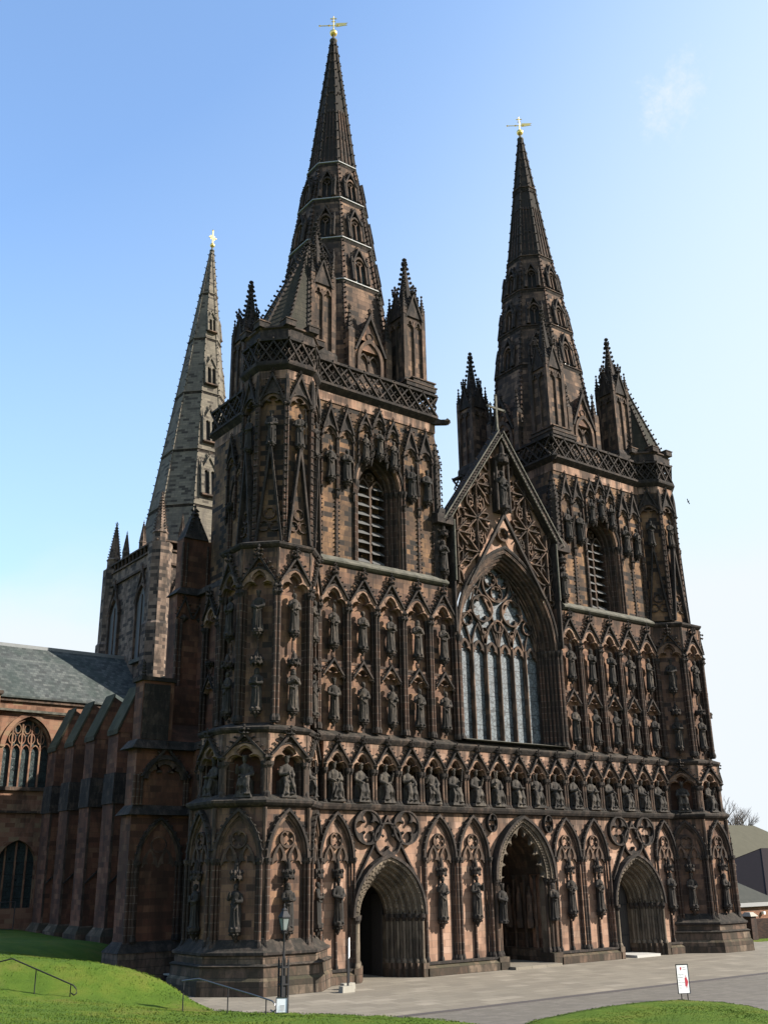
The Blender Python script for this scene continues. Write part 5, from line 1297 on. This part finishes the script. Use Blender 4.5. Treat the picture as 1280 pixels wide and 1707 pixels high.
for x, y in ((-5.1, CY - 4.9), (5.1, CY - 4.9), (-5.1, CY + 4.9), (5.1, CY + 4.9)): obj('pinnacle', sp5, ctw, (x, y, 30.6))
for x, y in ((-3.2, CY - 5.1), (-5.3, CY - 1.8), (-5.3, CY + 1.8)): obj('pinnacle', sp3, ctw, (x, y, 31.2), 0, (.5, .5, 1))
sp, rad = spire('spire', CX - .15, CY, 30.2, 65.2, .126, 'cspire', 'cspire', 54, [35.8, 41.5, 47.8, 54.0, 59.5], 'cspire', .95, .8, cath, .085)
vane(sp, CX + .8, CY, 65.2, 0, True)
def big_lucarne():
    m = MB(); m.mat('cspire')
    for x in (-.62, 0, .62): m.box(x - .08, x + .08, -.3, .3, 0, 2.3)
    m.mat('dark'); m.poly([(-.6, -.04, 0), (.6, -.04, 0), (.6, -.04, 2.3), (-.6, -.04, 2.3)]); m.mat('cspire')
    for sg in (-1, 1): m.spandrel([(p, q + 2.0) for p, q in arch(.24, .4, 5)], .33, 2.75, -.2, .2, sg * .31, 0, 2.0)
    m.poly([(-.7, -.2, 2.7), (.7, -.2, 2.7), (0, -.2, 3.6)]); gablet(m, 0, 2.3, 3.9, .8, -.34, -.1, .12, .4, .09, .7, 'cspire', None, 'cspire')
    for sg in (-1, 1): m.lathe([(.14, 0), (.12, 2.4), (.16, 2.5), (.02, 3.6)], sg * .78, -.2, 6)
    m.mat('mould'); m.box(-.8, .8, -.4, .2, -.15, 0); return m.mesh('lucarne')
BL = big_lucarne(); kt = .126 * math.cos(math.pi / 8)
for zf, sc_ in ((36.9, 1.05), (42.4, .95), (48.7, .8), (54.8, .62)):
    for q in (0, 2):
        rz = R(45 * q); ap = kt * (65.2 - zf) + .1; cxx = CX - .15 + .95 * (zf - 30.2) / 35
        obj('lucarne', BL, sp, (cxx + math.sin(rz) * ap, CY - math.cos(rz) * ap, zf), rz, (sc_, 1, sc_), -math.atan(kt))
# north transept
m = MB(); TY = 36.3
m.mat('redwall'); m.spandrel([(p, q + 13.6) for p, q in arch(1.75, 2.3, 10)], 1.75, 16.9, TY, TY + .8, -14.35, 0)
for a, b in ((-17.9, -16.1), (-12.6, -5.4)): m.box(a, b, TY, TY + .8, 0, 16.9)
m.box(-16.1, -12.6, TY, TY + .8, 7.4, 10.7); m.box(-16.1, -12.6, TY + .1, TY + .8, 0, 2.6)
m.mat('mould'); m.box(-17.9, -6, TY - .12, TY + .8, 16.2, 16.35); m.box(-17.9, -6, TY - .2, TY + .8, 16.9, 17.2); m.box(-16.3, -12.4, TY - .25, TY + .2, 10.55, 10.8); m.box(-17.9, -12.2, TY - .2, TY + .2, 9.0, 9.15)
m.mat('redwall'); m.box(-17.9, -5.4, CY + 4.5, CY + 5.2, 0, 16.9); m.box(-18.4, -17.9, TY, CY + 5.2, 0, 17.2)
m.rings([[(-18.4, TY, 17.2), (-18.4, CY + 5.2, 17.2), (-18.4, CY + .2, 22.4)], [(-18.0, TY, 17.2), (-18.0, CY + 5.2, 17.2), (-18.0, CY + .2, 22.4)]], sm=False)
m.mat('redwall'); m.box(-19.0, -17.0, TY - 1.0, TY + .8, 0, 17.2); m.mat('mould'); m.box(-19.2, -16.85, TY - 1.15, TY + .8, 17.2, 17.45); m.mat('redwall'); m.frust(-18.9, -17.1, TY - .9, TY + .8, 17.45, -18.3, -17.7, TY - .3, TY + .3, 20.4)
m.mat('mould'); m.box(-6, -5.6, TY - .1, TY + .5, 16.9, 17.6)
tr = obj('transept', m, cath)
m = MB().mat('slate'); m.rings([[(-18.3, TY - .35, 17.15), (-5.3, TY - .35, 17.15), (-5.3, CY + .2, 21.9), (-18.3, CY + .2, 21.9)], [(-18.3, TY - .35, 17.3), (-5.3, TY - .35, 17.3), (-5.3, CY + .2, 22.05), (-18.3, CY + .2, 22.05)]], sm=False)
m.rings([[(-18.3, CY + 5.4, 17.15), (-5.3, CY + 5.4, 17.15), (-5.3, CY + .2, 21.9), (-18.3, CY + .2, 21.9)], [(-18.3, CY + 5.4, 17.3), (-5.3, CY + 5.4, 17.3), (-5.3, CY + .2, 22.04), (-18.3, CY + .2, 22.04)]], sm=False)
m.mat('leadroof'); m.bar((-18.3, CY + .2, 22.1), (-5.3, CY + .2, 22.1), .3, .15); obj('roof', m, tr)
m = MB().mat('redwall')
m.band([(p, q + 13.6) for p, q in arch(2.05, 2.6, 10)], [(p, q + 13.6) for p, q in arch(1.75, 2.3, 10)], TY - .12, TY + .3, -14.35)
m.band([(p, q + 13.6) for p, q in arch(1.76, 2.3, 10)], [(p, q + 13.6) for p, q in arch(1.6, 2.1, 10)], TY + .2, TY + .6, -14.35)
m.mat('dkglass'); m.poly([(-16.1, TY + .6, 10.7), (-12.6, TY + .6, 10.7), (-12.6, TY + .6, 15.9), (-16.1, TY + .6, 15.9)])
m.mat('redwall')
for k in range(1, 5): x = -16.1 + .7 * k; m.box(x - .06, x + .06, TY + .4, TY + .55, 10.7, 15.6)
for k in range(5):
    x = -16.1 + .7 * (k + .5); m.band([(p, q + 13.4) for p, q in arch(.33, .5, 5)], [(p, q + 13.4) for p, q in arch(.26, .42, 5)], TY + .42, TY + .55, x)
    if k < 4: m.closedband([(p, q * 1.5) for p, q in circle(.28, 14)], [(p, q * 1.5) for p, q in circle(.22, 14)], TY + .42, TY + .55, x + .35, 14.3)
    if 0 < k < 4: m.closedband([(p, q * 1.5) for p, q in circle(.25, 14)], [(p, q * 1.5) for p, q in circle(.19, 14)], TY + .42, TY + .55, x, 15.0)
obj('window', m, tr)
m = MB().mat('dkglass'); m.poly([(-16.0, TY + .4, 2.6), (-12.7, TY + .4, 2.6), (-12.7, TY + .4, 7.4), (-16.0, TY + .4, 7.4)]); m.mat('redwall')
m.band([(p, q + 5.4) for p, q in arch(1.6, 2.0, 8)], [(p, q + 5.4) for p, q in arch(1.4, 1.75, 8)], TY - .1, TY + .4, -14.35); m.spandrel([(p, q + 5.4) for p, q in arch(1.6, 2.0, 8)], 1.75, 7.5, TY - .02, TY + .3, -14.35, 0)
for x in (-15.1, -14.35, -13.6): m.box(x - .05, x + .05, TY + .2, TY + .35, 2.6, 7.2)
for sg in (-1, 1): m.box(-14.35 + sg * 1.5 - .12, -14.35 + sg * 1.5 + .12, TY - .1, TY + .4, 2.6, 5.4)
obj('window', m, tr)
m = MB().mat('iron'); m.lathe([(.09, 0.5), (.09, 16.2)], -10.5, TY - .15, 8); m.mat('sillstone'); m.bar((-17.5, TY - .3, 16.25), (-7.5, TY - .3, 16.15), .16, .16); obj('gutter', m, tr)
# ------------------------------------------------------------------ ground
def sheet(name, pts, z, mat, label=None, kind='structure', cat=None):
    m = MB().mat(mat); m.poly([(x, y, z) for x, y in pts]); o = obj(name, m); o['kind'] = kind; return o
def sst(x, a, b): t = min(1, max(0, (x - a) / (b - a))); return t * t * (3 - 2 * t)
m = MB().mat('earth'); S = 4000
m.poly([(-S, -S, -.16), (S, -S, -.16), (S, S, -.16), (-S, S, -.16)]); obj('ground', m)['kind'] = 'structure'
sheet('paving', [(-22, -9.98), (40, -9.98), (40, 2.0), (22.5, 2.0), (22.5, 14), (-22, 14)], 0, 'flags')
sheet('road', [(-24, -40), (60, -40), (60, -10.2), (-24, -10.2)], -.02, 'setts')
m = MB().mat('gutter'); m.box(-24, 60, -10.22, -9.97, -.1, .012); obj('kerb', m)['kind'] = 'structure'
EDGE = [(-12.2, 44), (-12.5, 30), (-13.0, 18), (-16.5, 12.5), (-20.2, 9), (-19.9, 3), (-19.2, -.6), (-19.8, -4.3), (-19.3, -5.7), (-17.9, -7.6), (-16.3, -9.9), (-15.5, -12), (-15.2, -16), (-15, -40), (-15, -90)]
def dist_in(x, y):
    best = 1e9; side = -1
    for (ax, ay), (bx, by) in zip(EDGE, EDGE[1:]):
        dx, dy = bx - ax, by - ay; t = max(0, min(1, ((x - ax) * dx + (y - ay) * dy) / (dx * dx + dy * dy))); px, py = ax + dx * t, ay + dy * t
        d = math.hypot(x - px, y - py)
        if d < best - 1e-9: best = d; side = (dx * (y - ay) - dy * (x - ax))
    return best if side < 0 else -best        # inside = to the right of the downward edge = west/north
def lawn_z(x, y):
    d = dist_in(x, y)
    if d < -.3: return -.12
    if d < 0: return -.12 + .16 * (d + .3) / .3
    foot = sst(y - (-5 + (-19.5 - x) * .476), .2, 4.2); bank = 1.78 * (1 - math.exp(-d / 1.9)) * (1 - .6 * sst(y, 9, 26))
    near = .42 * sst(d, .5, 5) + .25 * sst(d, 4, 12) + .078 * max(0, d - 6) * (1 - .8 * sst(y, -4, 10))
    z = .04 + .06 * sst(d, 0, .4) + bank * foot + near * (1 - foot)
    z += .7 * sst(y, 6, 34) + .1 * math.sin(x * .35 + 1) * math.sin(y * .3) * sst(d, 1, 6)
    return z
m = MB().mat('grass'); XS = [-70 + .6 * i for i in range(98)]; YS = [-62 + .6 * j for j in range(190)]
ids = [[m.av((x, y, lawn_z(x, y) + rnd.uniform(-.012, .012))) for y in YS] for x in XS]
for i in range(len(XS) - 1):
    for j in range(len(YS) - 1): m.face((ids[i][j], ids[i + 1][j], ids[i + 1][j + 1], ids[i][j + 1]), True)
lawn = obj('lawn', m); lawn['kind'] = 'structure'
# the right hand lawn, a low rounded island in the setts
B = [(-17.5, -24), (-15.6, -17), (-14.6, -14.6), (-13.6, -13.95), (-11.2, -13.45), (-9.3, -13.2), (-7.3, -13.25), (-5.9, -13.75), (-5.35, -15.2), (-5.6, -16.5), (-6.4, -18), (-8, -21), (-10, -26), (-13, -28)]
m = MB().mat('grass'); cx, cy = -10.5, -19; rows = []
for f, z in ((1, -.03), (.99, .03), (.9, .06), (.6, .08), (.3, .09), (.02, .09)): rows.append([(cx + (x - cx) * f, cy + (y - cy) * f, z) for x, y in B])
m.rings(rows, False, True, True); obj('lawn', m)['kind'] = 'structure'
sheet('lawn', [(18.6, 1.0), (24, .2), (60, -2.5), (60, 60), (18.6, 60)], -.01, 'grass')
# grass blades as one ground cover, near enough to show
m = MB().mat('grass')
for _ in range(46000):
    x = rnd.uniform(-31, -15.2); y = rnd.uniform(-22, 9); d = dist_in(x, y)
    if _ % 4 == 0:
        q = rnd.random() ** .5; k = rnd.randrange(len(B)); f = rnd.random(); p0, p1 = B[k], B[(k + 1) % len(B)]; x = -10.5 + (p0[0] * (1 - f) + p1[0] * f + 10.5) * q * 1.004; y = -19 + (p0[1] * (1 - f) + p1[1] * f + 19) * q * 1.004; d = 0; z = .09 - .05 * max(0, q - .6) / .4
    elif d < -.05: continue
    else: z = lawn_z(x, y)
    h = rnd.uniform(.015, .045) if _ % 4 else rnd.uniform(.008, .02); a = rnd.uniform(0, 6.28); w = .022
    m.poly([(x - w * math.cos(a), y - w * math.sin(a), z - .01), (x + w * math.cos(a), y + w * math.sin(a), z - .01), (x + rnd.uniform(-.03, .03), y + rnd.uniform(-.03, .03), z + h)])
gr = obj('grass', m); gr['kind'] = 'stuff'

# ------------------------------------------------------------------ small things
def railing(name, pts, posts, label, mat='rail', hook=True):
    m = MB().mat(mat); P_ = [Vector(p) for p in pts]
    if hook:
        e = P_[-1]; d = (P_[-1] - P_[-2]).normalized(); P_ = P_ + [e + d * .12 - Vector((0, 0, .06)), e + d * .16 - Vector((0, 0, .2)), e + d * .06 - Vector((0, 0, .3)), e - d * .05 - Vector((0, 0, .27))]
    m.tube([tuple(p) for p in P_], .024, 8); r = empty(name, tuple(P_[0])); o = obj('top_rail', m, r); o.matrix_parent_inverse = Matrix.Translation(-Vector(P_[0]))
    for x, y, z0, z1 in posts:
        m = MB().mat('iron'); m.lathe([(.05, z0 - .3), (.05, z0 - .3), (.02, z0 - .28), (.02, z1)], x, y, 8); o = obj('post', m, r); o.matrix_parent_inverse = Matrix.Translation(-Vector(P_[0]))
    tag(r, label, 'handrail'); return r
railing('handrail', [(-26.6, -.2, 1.72), (-26.0, -.7, 1.88), (-24.24, -2.11, 1.0)], [(-25.3, -1.25, .65, 1.52), (-24.3, -2.05, .1, 1.04)], 'dark handrail running down the grass bank at the left edge', 'iron')
railing('handrail', [(-22.15, -6.35, 1.27), (-21.7, -6.7, 1.33), (-20.9, -8.9, .95), (-20.6, -9.6, .80)], [(-22.1, -6.4, .3, 1.27), (-21.25, -7.9, .1, 1.1), (-20.7, -9.4, 0, .85)], 'handrail with a bright top bar by the steps below the left turret')
# lamp post with a square-cornered lantern and a guarded foot
LX, LY = -18.36, -6.6
r = empty('street_lamp', (LX, LY, 0)); tag(r, 'black street lamp with glass lantern standing before the left turret', 'street lamp')
def part(name, m, parent, **k): return obj(name, m, parent, **k)
m = MB().mat('iron'); m.lathe([(.1, 0), (.1, .12), (.05, .2), (.045, 1.7), (.065, 1.75), (.035, 1.82), (.03, 2.55), (.06, 2.6), (.03, 2.68)], 0, 0, 10, sm=True); m.bar((-.16, 0, 2.62), (.16, 0, 2.62), .02); part('post', m, r)
for sx in (-1, 1):
    for sy in (-1, 1):
        m = MB().mat('iron'); m.box(sx * .12 - .025, sx * .12 + .025, sy * .12 - .025, sy * .12 + .025, 0, 1.68); m.lathe([(.035, 1.68), (.02, 1.76), (.005, 1.84)], sx * .12, sy * .12, 6); part('guard_post', m, r)
m = MB().mat('iron')
for z in (.25, .9, 1.45): m.box(-.15, .15, -.15, .15, z, z + .05)
m.box(-.09, .09, -.09, .09, 0, 1.2); part('guard_collar', m, r)
m = MB().mat('lampglass'); m.lathe([(.11, 2.70), (.19, 3.08)], 0, 0, 4, R(45)); la = part('lantern', m, r)
m = MB().mat('iron')
for k in range(4):
    a = R(45 + 90 * k); m.bar((.112 * math.cos(a), .112 * math.sin(a), 2.69), (.195 * math.cos(a), .195 * math.sin(a), 3.1), .022)
m.lathe([(.12, 2.66), (.12, 2.7)], 0, 0, 4, R(45)); m.lathe([(.225, 3.08), (.23, 3.13), (.10, 3.32), (.11, 3.36), (.05, 3.42), (.02, 3.44), (.03, 3.5), (.005, 3.58)], 0, 0, 4, R(45)); part('lantern_frame', m, la)
# A-board at the foot of the lamp
r = empty('pavement_sign', (-18.68, -7.05, .03)); r.rotation_euler = (0, 0, R(-38)); tag(r, 'small white folding sign standing at the foot of the street lamp', 'sign')
for s in (-1, 1):
    m = MB().mat('rail'); m.bar((-.19, s * .12, 0), (-.19, s * .01, .52), .03); m.bar((.19, s * .12, 0), (.19, s * .01, .52), .03); m.bar((-.2, s * .01, .52), (.2, s * .01, .52), .03); m.bar((-.2, s * .10, .06), (.2, s * .10, .06), .03); part('frame', m, r)
    m = MB().mat('white'); m.rings([[(-.17, s * .115, .05), (.17, s * .115, .05), (.17, s * .105, .05), (-.17, s * .105, .05)], [(-.17, s * .02, .5), (.17, s * .02, .5), (.17, s * .01, .5), (-.17, s * .01, .5)]], sm=False); pnl = part('board', m, r)
    if s < 0:
        m = MB().mat('grey')
        for k in range(5):
            z = .14 + k * .035; y = -.12 + (z - .05) * .21 - .004; m.box(-.06, .1, y - .003, y, z, z + .016)
        part('printed_lines', m, pnl)
# information panel on two legs with concrete feet
r = empty('information_panel', (-12.6, -2.5, 0)); tag(r, 'white panel on two posts in concrete blocks beside the left door', 'sign')
yw = Vector((.75, 1.0, 0)).normalized(); A_ = Vector((-.35, -.3, 0)); B_ = A_ + yw * 1.15
for q in (A_, B_):
    m = MB().mat('iron'); m.box(q.x - .03, q.x + .03, q.y - .03, q.y + .03, .1, 1.75); part('post', m, r)
    m = MB().mat('concrete'); m.frust(q.x - .36, q.x + .24, q.y - .16, q.y + .16, 0, q.x - .34, q.x + .22, q.y - .14, q.y + .14, .24); part('concrete_foot', m, r)
m = MB().mat('white'); n_ = Vector((yw.y, -yw.x, 0)) * .02; a_, b_ = A_ - yw * .05, A_ + yw * .5
a_, b_ = A_ - yw * .02, B_ + yw * .02
m.rings([[tuple(p + Vector((0, 0, z))) for p in (a_ + n_ * 2.2, b_ + n_ * 2.2, b_ + n_ * 1.2, a_ + n_ * 1.2)] for z in (1.25, 2.0)], sm=False); part('panel', m, r)
# white direction board on the right lawn edge
bx_, by_ = -5.62, -13.85
r = empty('direction_board', (bx_, by_, 0)); r.scale = (.62, .7, .74); r.rotation_euler = (0, 0, R(-24)); tag(r, 'white upright notice board with a red arrow at the edge of the right lawn', 'sign')
m = MB().mat('white'); m.box(-.36, .36, -.02, .02, .32, 1.6); bd = part('board', m, r)
m = MB().mat('iron'); m.box(-.39, .39, -.03, .03, .29, .32); m.box(-.39, .39, -.03, .03, 1.6, 1.64); m.box(-.39, -.36, -.03, .03, .32, 1.6); m.box(.36, .39, -.03, .03, .32, 1.6); part('frame', m, bd)
for x in (-.2, .2): m = MB().mat('iron'); m.box(x - .022, x + .022, -.02, .02, -.1, .29); part('post', m, r)
m = MB().mat('iron'); m.box(-.34, .0, -.2, .2, .0, .03); part('foot_plate', m, r)
m = MB().mat('red'); m.poly([(.10, -.024, .62), (.17, -.024, .62), (.17, -.024, .48), (.31, -.024, .82), (.17, -.024, 1.16), (.17, -.024, 1.02), (.10, -.024, 1.02)]); 
m.poly([(-.15, -.024, 1.50), (-.15, -.024, 1.42), (-.10, -.024, 1.34), (-.05, -.024, 1.42), (-.05, -.024, 1.50)]); part('red_arrow_and_shield', m, bd)
def text(body, x, z, size, parent, mat='grey'):
    cu = bpy.data.curves.new('lettering', 'FONT'); cu.body = body; cu.size = size; cu.extrude = .001; cu.materials.append(M[mat]); o = bpy.data.objects.new('lettering', cu)
    sc.collection.objects.link(o); dg = bpy.context.evaluated_depsgraph_get(); me = bpy.data.meshes.new_from_object(o.evaluated_get(dg)); bpy.data.objects.remove(o)
    o = bpy.data.objects.new('lettering', me); o.location = (x, -.024, z); o.rotation_euler = (R(90), 0, 0); return link(o, parent)
for i, t in enumerate(('College Hall', 'Bookshop', 'Cafe', 'Visitor Study', 'Centre', 'Toilets')): text(t, -.31, 1.14 - i * .12, .075, bd)
text('Lichfield', .0, 1.46, .06, bd); text('Cathedral', .0, 1.38, .06, bd)
# bench in the shade of the turret
r = empty('bench', (-16.9, 4.9, 0)); tag(r, 'small grey bench in the shade against the left turret plinth', 'bench')
m = MB().mat('concrete'); m.box(-.35, .35, -.5, .5, .42, .48); part('seat', m, r)
m = MB().mat('concrete')
for k in range(5): m.box(.3, .34, -.48 + .22 * k, -.40 + .22 * k, .48, .95)
part('backrest', m, r)
for y in (-.4, .4): m = MB().mat('iron'); m.box(-.3, .3, y - .03, y + .03, 0, .42); part('leg', m, r)
# portable barrier by the aisle
r = empty('barrier', (-16.8, 32.5, .9)); r.rotation_euler = (0, 0, R(12)); tag(r, 'thin metal barrier frame standing in the shade below the transept windows', 'barrier')
m = MB().mat('rail')
for x in (-1.6, -.5, .5, 1.6): m.bar((x, 0, -.3), (x, 0, 2.2), .05)
for z in (.5, 2.2): m.bar((-1.6, 0, z), (1.6, 0, z), .05)
part('frame', m, r)
m = MB().mat('bird'); m.lathe([(.01, -.2), (.07, -.1), (.09, 0), (.06, .12), (.04, .2), (.01, .26)], 0, 0, 8, sm=True); m.T = None
m.poly([(0, .02, .05), (.0, .5, .12), (0, .55, -.02), (0, .05, -.1)]); m.poly([(0, -.02, .05), (.0, -.5, .12), (0, -.55, -.02), (0, -.05, -.1)])
o = obj('bird', m, None, (25.15, 5, 31.68), 0, (.5, .5, .5), R(70)); tag(o, 'small dark bird flying to the right of the right tower', 'bird')

# ------------------------------------------------------------------ houses and tree beyond, on the right
def gable_house(name, label, x0, x1, y0, y1, h, rh, wallm, roofm, hip=0, ov=.3):
    r = empty(name, ((x0 + x1) / 2, (y0 + y1) / 2, 0)); tag(r, label, 'house'); cx_, cy_ = (x0 + x1) / 2, (y0 + y1) / 2; X, Y = (x1 - x0) / 2, (y1 - y0) / 2
    m = MB().mat(wallm); m.box(-X, X, -Y, Y, -.1, h)
    if not hip: m.rings([[(-X, -Y, h), (-X, Y, h), (-X, 0, h + rh)], [(X, -Y, h), (X, Y, h), (X, 0, h + rh)]], sm=False)
    part('wall', m, r)
    m = MB().mat(roofm); k = rh / Y
    for s in (-1, 1):
        a = [(-X - ov, s * (Y + ov), h - k * ov), (X + ov, s * (Y + ov), h - k * ov), (X + ov - hip, 0, h + rh), (-X - ov + hip, 0, h + rh)]
        m.rings([a, [(p, q, z + .15) for p, q, z in a]], sm=False)
    if hip:
        for s in (-1, 1): m.poly([(s * (X + ov), -Y - ov, h - k * ov + .1), (s * (X + ov), Y + ov, h - k * ov + .1), (s * (X + ov - hip), 0, h + rh + .1)])
    part('roof', m, r)
    m = MB().mat('clad'); m.box(-X - ov, X + ov, -Y - ov - .03, -Y - ov, h - k * ov - .15, h - k * ov + .12); m.box(-X - ov - .03, -X - ov, -Y - ov, Y + ov, h - k * ov - .15, h - k * ov + .08) if hip else None
    part('fascia', m, r)
    return r
gable_house('barn', 'long pale olive roofed house with white eaves, farthest behind the right turret', 62, 90, 34, 50, 4.4, 5.1, 'brick', 'oliveroof', 7)
h2 = gable_house('house', 'dark house with a steep black-brown roof at the right edge', 46.5, 75, 17, 31, 2.0, 4.2, 'darkbrick', 'brownroof', 11)
h3 = gable_house('outbuilding', 'low orange brick outbuilding with mossy slate roof', 27.2, 33.2, 7.5, 13, 2.15, 1.6, 'brick', 'greyroof', 2.4)
m = MB().mat('white'); m.box(-.1, .1, -.12, .1, 1.25, 1.45); part('wall_lamp', m, h3, loc=(1.2, -2.9, 0))
m = MB().mat('darkbrick'); m.bar((22.0, 5.2, .6), (34, 1.0, .6), .25, 1.3, (0, 0, 1)); 
gw = obj('garden_wall', m); tag(gw, 'dark brick garden wall running behind the right turret', 'wall')
m = MB().mat('darkbrick'); m.box(-.3, .3, -.3, .3, -.3, 1.45); m.mat('concrete'); m.frust(-.42, .42, -.42, .42, 1.45, -.2, .2, -.2, .2, 1.7); pr = obj('pillar', m, gw, (24.2, 3.6, 0))
def bare_tree(name, loc, h, seed, label):
    rr = random.Random(seed); tk = MB().mat('bark'); tg = MB().mat('bark')
    def grow(mb, p, d, L, r, lv):
        q = p + d * L; mid = (p + q) / 2 + Vector((rr.uniform(-.06, .06), rr.uniform(-.06, .06), 0)) * L; mb.tube([p, mid, q], [r, r * .85, r * .68], 5 if lv > 2 else 3, True)
        if lv == 0: return
        for k in range(rr.choice((2, 3, 3)) if lv > 1 else 3):
            a = rr.uniform(0, 6.28); t = rr.uniform(.3, .75); u = Vector((math.cos(a), math.sin(a), .35)); nd = (d + u * t).normalized(); grow(tk if lv > 4 else tg, q if k else mid, nd, L * rr.uniform(.62, .85), r * .6, lv - 1)
    grow(tk, Vector((0, 0, 0)), Vector((0, 0, 1)), h * .26, h * .03, 7); r = empty(name, loc); tag(r, label, 'tree')
    part('trunk', tk, r); part('crown', tg, r); return r
bare_tree('bare_tree', (101, 62, 0), 18.5, 3, 'leafless tree whose twigs show above the olive roof'); bare_tree('bare_tree', (110, 64, 0), 18.5, 8, 'leafless tree behind the dark roof at the right edge')
bare_tree('bare_tree', (93, 60, 0), 17.5, 11, 'leafless tree half hidden by the right turret')

# ------------------------------------------------------------------ camera, sun, sky
CAMLOC = Vector((-38.8078, -39.9347, 4.5678)); YAW, PITCH, ROLL, F = 0.64758, 0.34376, -0.01596, 1680.63
cam = bpy.data.cameras.new('camera'); cam.sensor_fit = 'HORIZONTAL'; cam.sensor_width = 36; cam.lens = F / 1280 * 36; cam.clip_end = 9000; cam.clip_start = .1
fw = Vector((math.sin(YAW) * math.cos(PITCH), math.cos(YAW) * math.cos(PITCH), math.sin(PITCH))); r_ = Vector((math.cos(YAW), -math.sin(YAW), 0)); u_ = r_.cross(fw)
r2 = math.cos(ROLL) * r_ + math.sin(ROLL) * u_; u2 = -math.sin(ROLL) * r_ + math.cos(ROLL) * u_
co = bpy.data.objects.new('camera', cam); C.objects.link(co); mw = Matrix((r2, u2, -fw)).transposed().to_4x4(); mw.translation = CAMLOC; co.matrix_world = mw; sc.camera = co
SUN = Vector((.80, -.72, 0)).normalized(); EL = R(31); SUN = SUN * math.cos(EL) + Vector((0, 0, math.sin(EL)))
sl = bpy.data.lights.new('sun', 'SUN'); sl.energy = 4.9; sl.angle = R(.53); sl.color = (1, .93, .84); so = bpy.data.objects.new('sun', sl); C.objects.link(so); so.rotation_euler = SUN.to_track_quat('Z', 'Y').to_euler()
wd = bpy.data.worlds.new('World'); sc.world = wd; wd.use_nodes = True; nt = wd.node_tree; nt.nodes.clear(); nb = NB(nt)
out = nb.n('ShaderNodeOutputWorld'); bg = nb.n('ShaderNodeBackground'); sky = nb.n('ShaderNodeTexSky'); sky.sky_type = 'NISHITA'; sky.sun_disc = False
sky.sun_elevation = EL; sky.sun_rotation = math.atan2(SUN.x, SUN.y); sky.air_density = 1.0; sky.dust_density = 2.2; sky.ozone_density = 1.5; sky.altitude = 50
tc = nb.n('ShaderNodeTexCoord'); d = tc.outputs['Generated']; s = nb.sep(d)
# low bank of white cloud, higher on the sunward side, over blue that pales downwards; one small wisp
def vdot(v):
    x = nb.n('ShaderNodeVectorMath', operation='DOT_PRODUCT'); nb.l(d, x.inputs[0]); x.inputs[1].default_value = v; return x.outputs['Value']
mp = nb.n('ShaderNodeMapping'); nb.l(d, mp.inputs[0]); mp.inputs['Scale'].default_value = (1, 1, 2.0); cn = nb.noise(mp.outputs[0], 2.6, 7, .5, .2)
side = vdot((.797, -.604, 0))
hgt = nb.math('ADD', nb.math('SUBTRACT', s[2], nb.math('MULTIPLY', nb.math('SUBTRACT', cn, .5), .22)), nb.math('MULTIPLY', side, -.09))
cf = nb.n('ShaderNodeMapRange'); cf.interpolation_type = 'SMOOTHSTEP'; nb.l(hgt, cf.inputs[0]); cf.inputs[1].default_value = .335; cf.inputs[2].default_value = .225
pale = nb.n('ShaderNodeMapRange'); nb.l(nb.math('SUBTRACT', s[2], nb.math('MULTIPLY', side, .55)), pale.inputs[0]); pale.inputs[1].default_value = .75; pale.inputs[2].default_value = .1; pale.inputs[3].default_value = 0; pale.inputs[4].default_value = .72
col = nb.mix(1., sky.outputs[0], (.88, 1.0, 1.08), 'MULTIPLY')
col = nb.mix(pale.outputs[0], col, (1.95, 2.42, 2.75))
gl = nb.n('ShaderNodeMapRange'); gl.interpolation_type = 'SMOOTHSTEP'; nb.l(nb.math('SUBTRACT', side, nb.math('MULTIPLY', s[2], .75)), gl.inputs[0]); gl.inputs[1].default_value = -.5; gl.inputs[2].default_value = .2; gl.inputs[4].default_value = .88
col = nb.mix(gl.outputs[0], col, (2.3, 2.65, 2.8))
wisp = nb.n('ShaderNodeMapRange'); wisp.interpolation_type = 'SMOOTHSTEP'; nb.l(nb.math('ADD', vdot((0.6396, 0.4170, 0.6458)), nb.math('MULTIPLY', nb.math('SUBTRACT', nb.noise(d, 16, 8, .7), .5), .008)), wisp.inputs[0]); wisp.inputs[1].default_value = .9994; wisp.inputs[2].default_value = 1.0018; wisp.inputs[4].default_value = .75
col = nb.mix(wisp.outputs[0], col, (2.45, 2.6, 2.75))
col = nb.mix(nb.math('MULTIPLY', cf.outputs[0], .93), col, (2.45, 2.6, 2.75))
nb.l(col, bg.inputs[0]); bg.inputs[1].default_value = .15; nb.l(bg.outputs[0], out.inputs[0])
sc.view_settings.view_transform = 'Standard'; sc.view_settings.look = 'None'; sc.view_settings.exposure = 1.3; sc.view_settings.gamma = 1
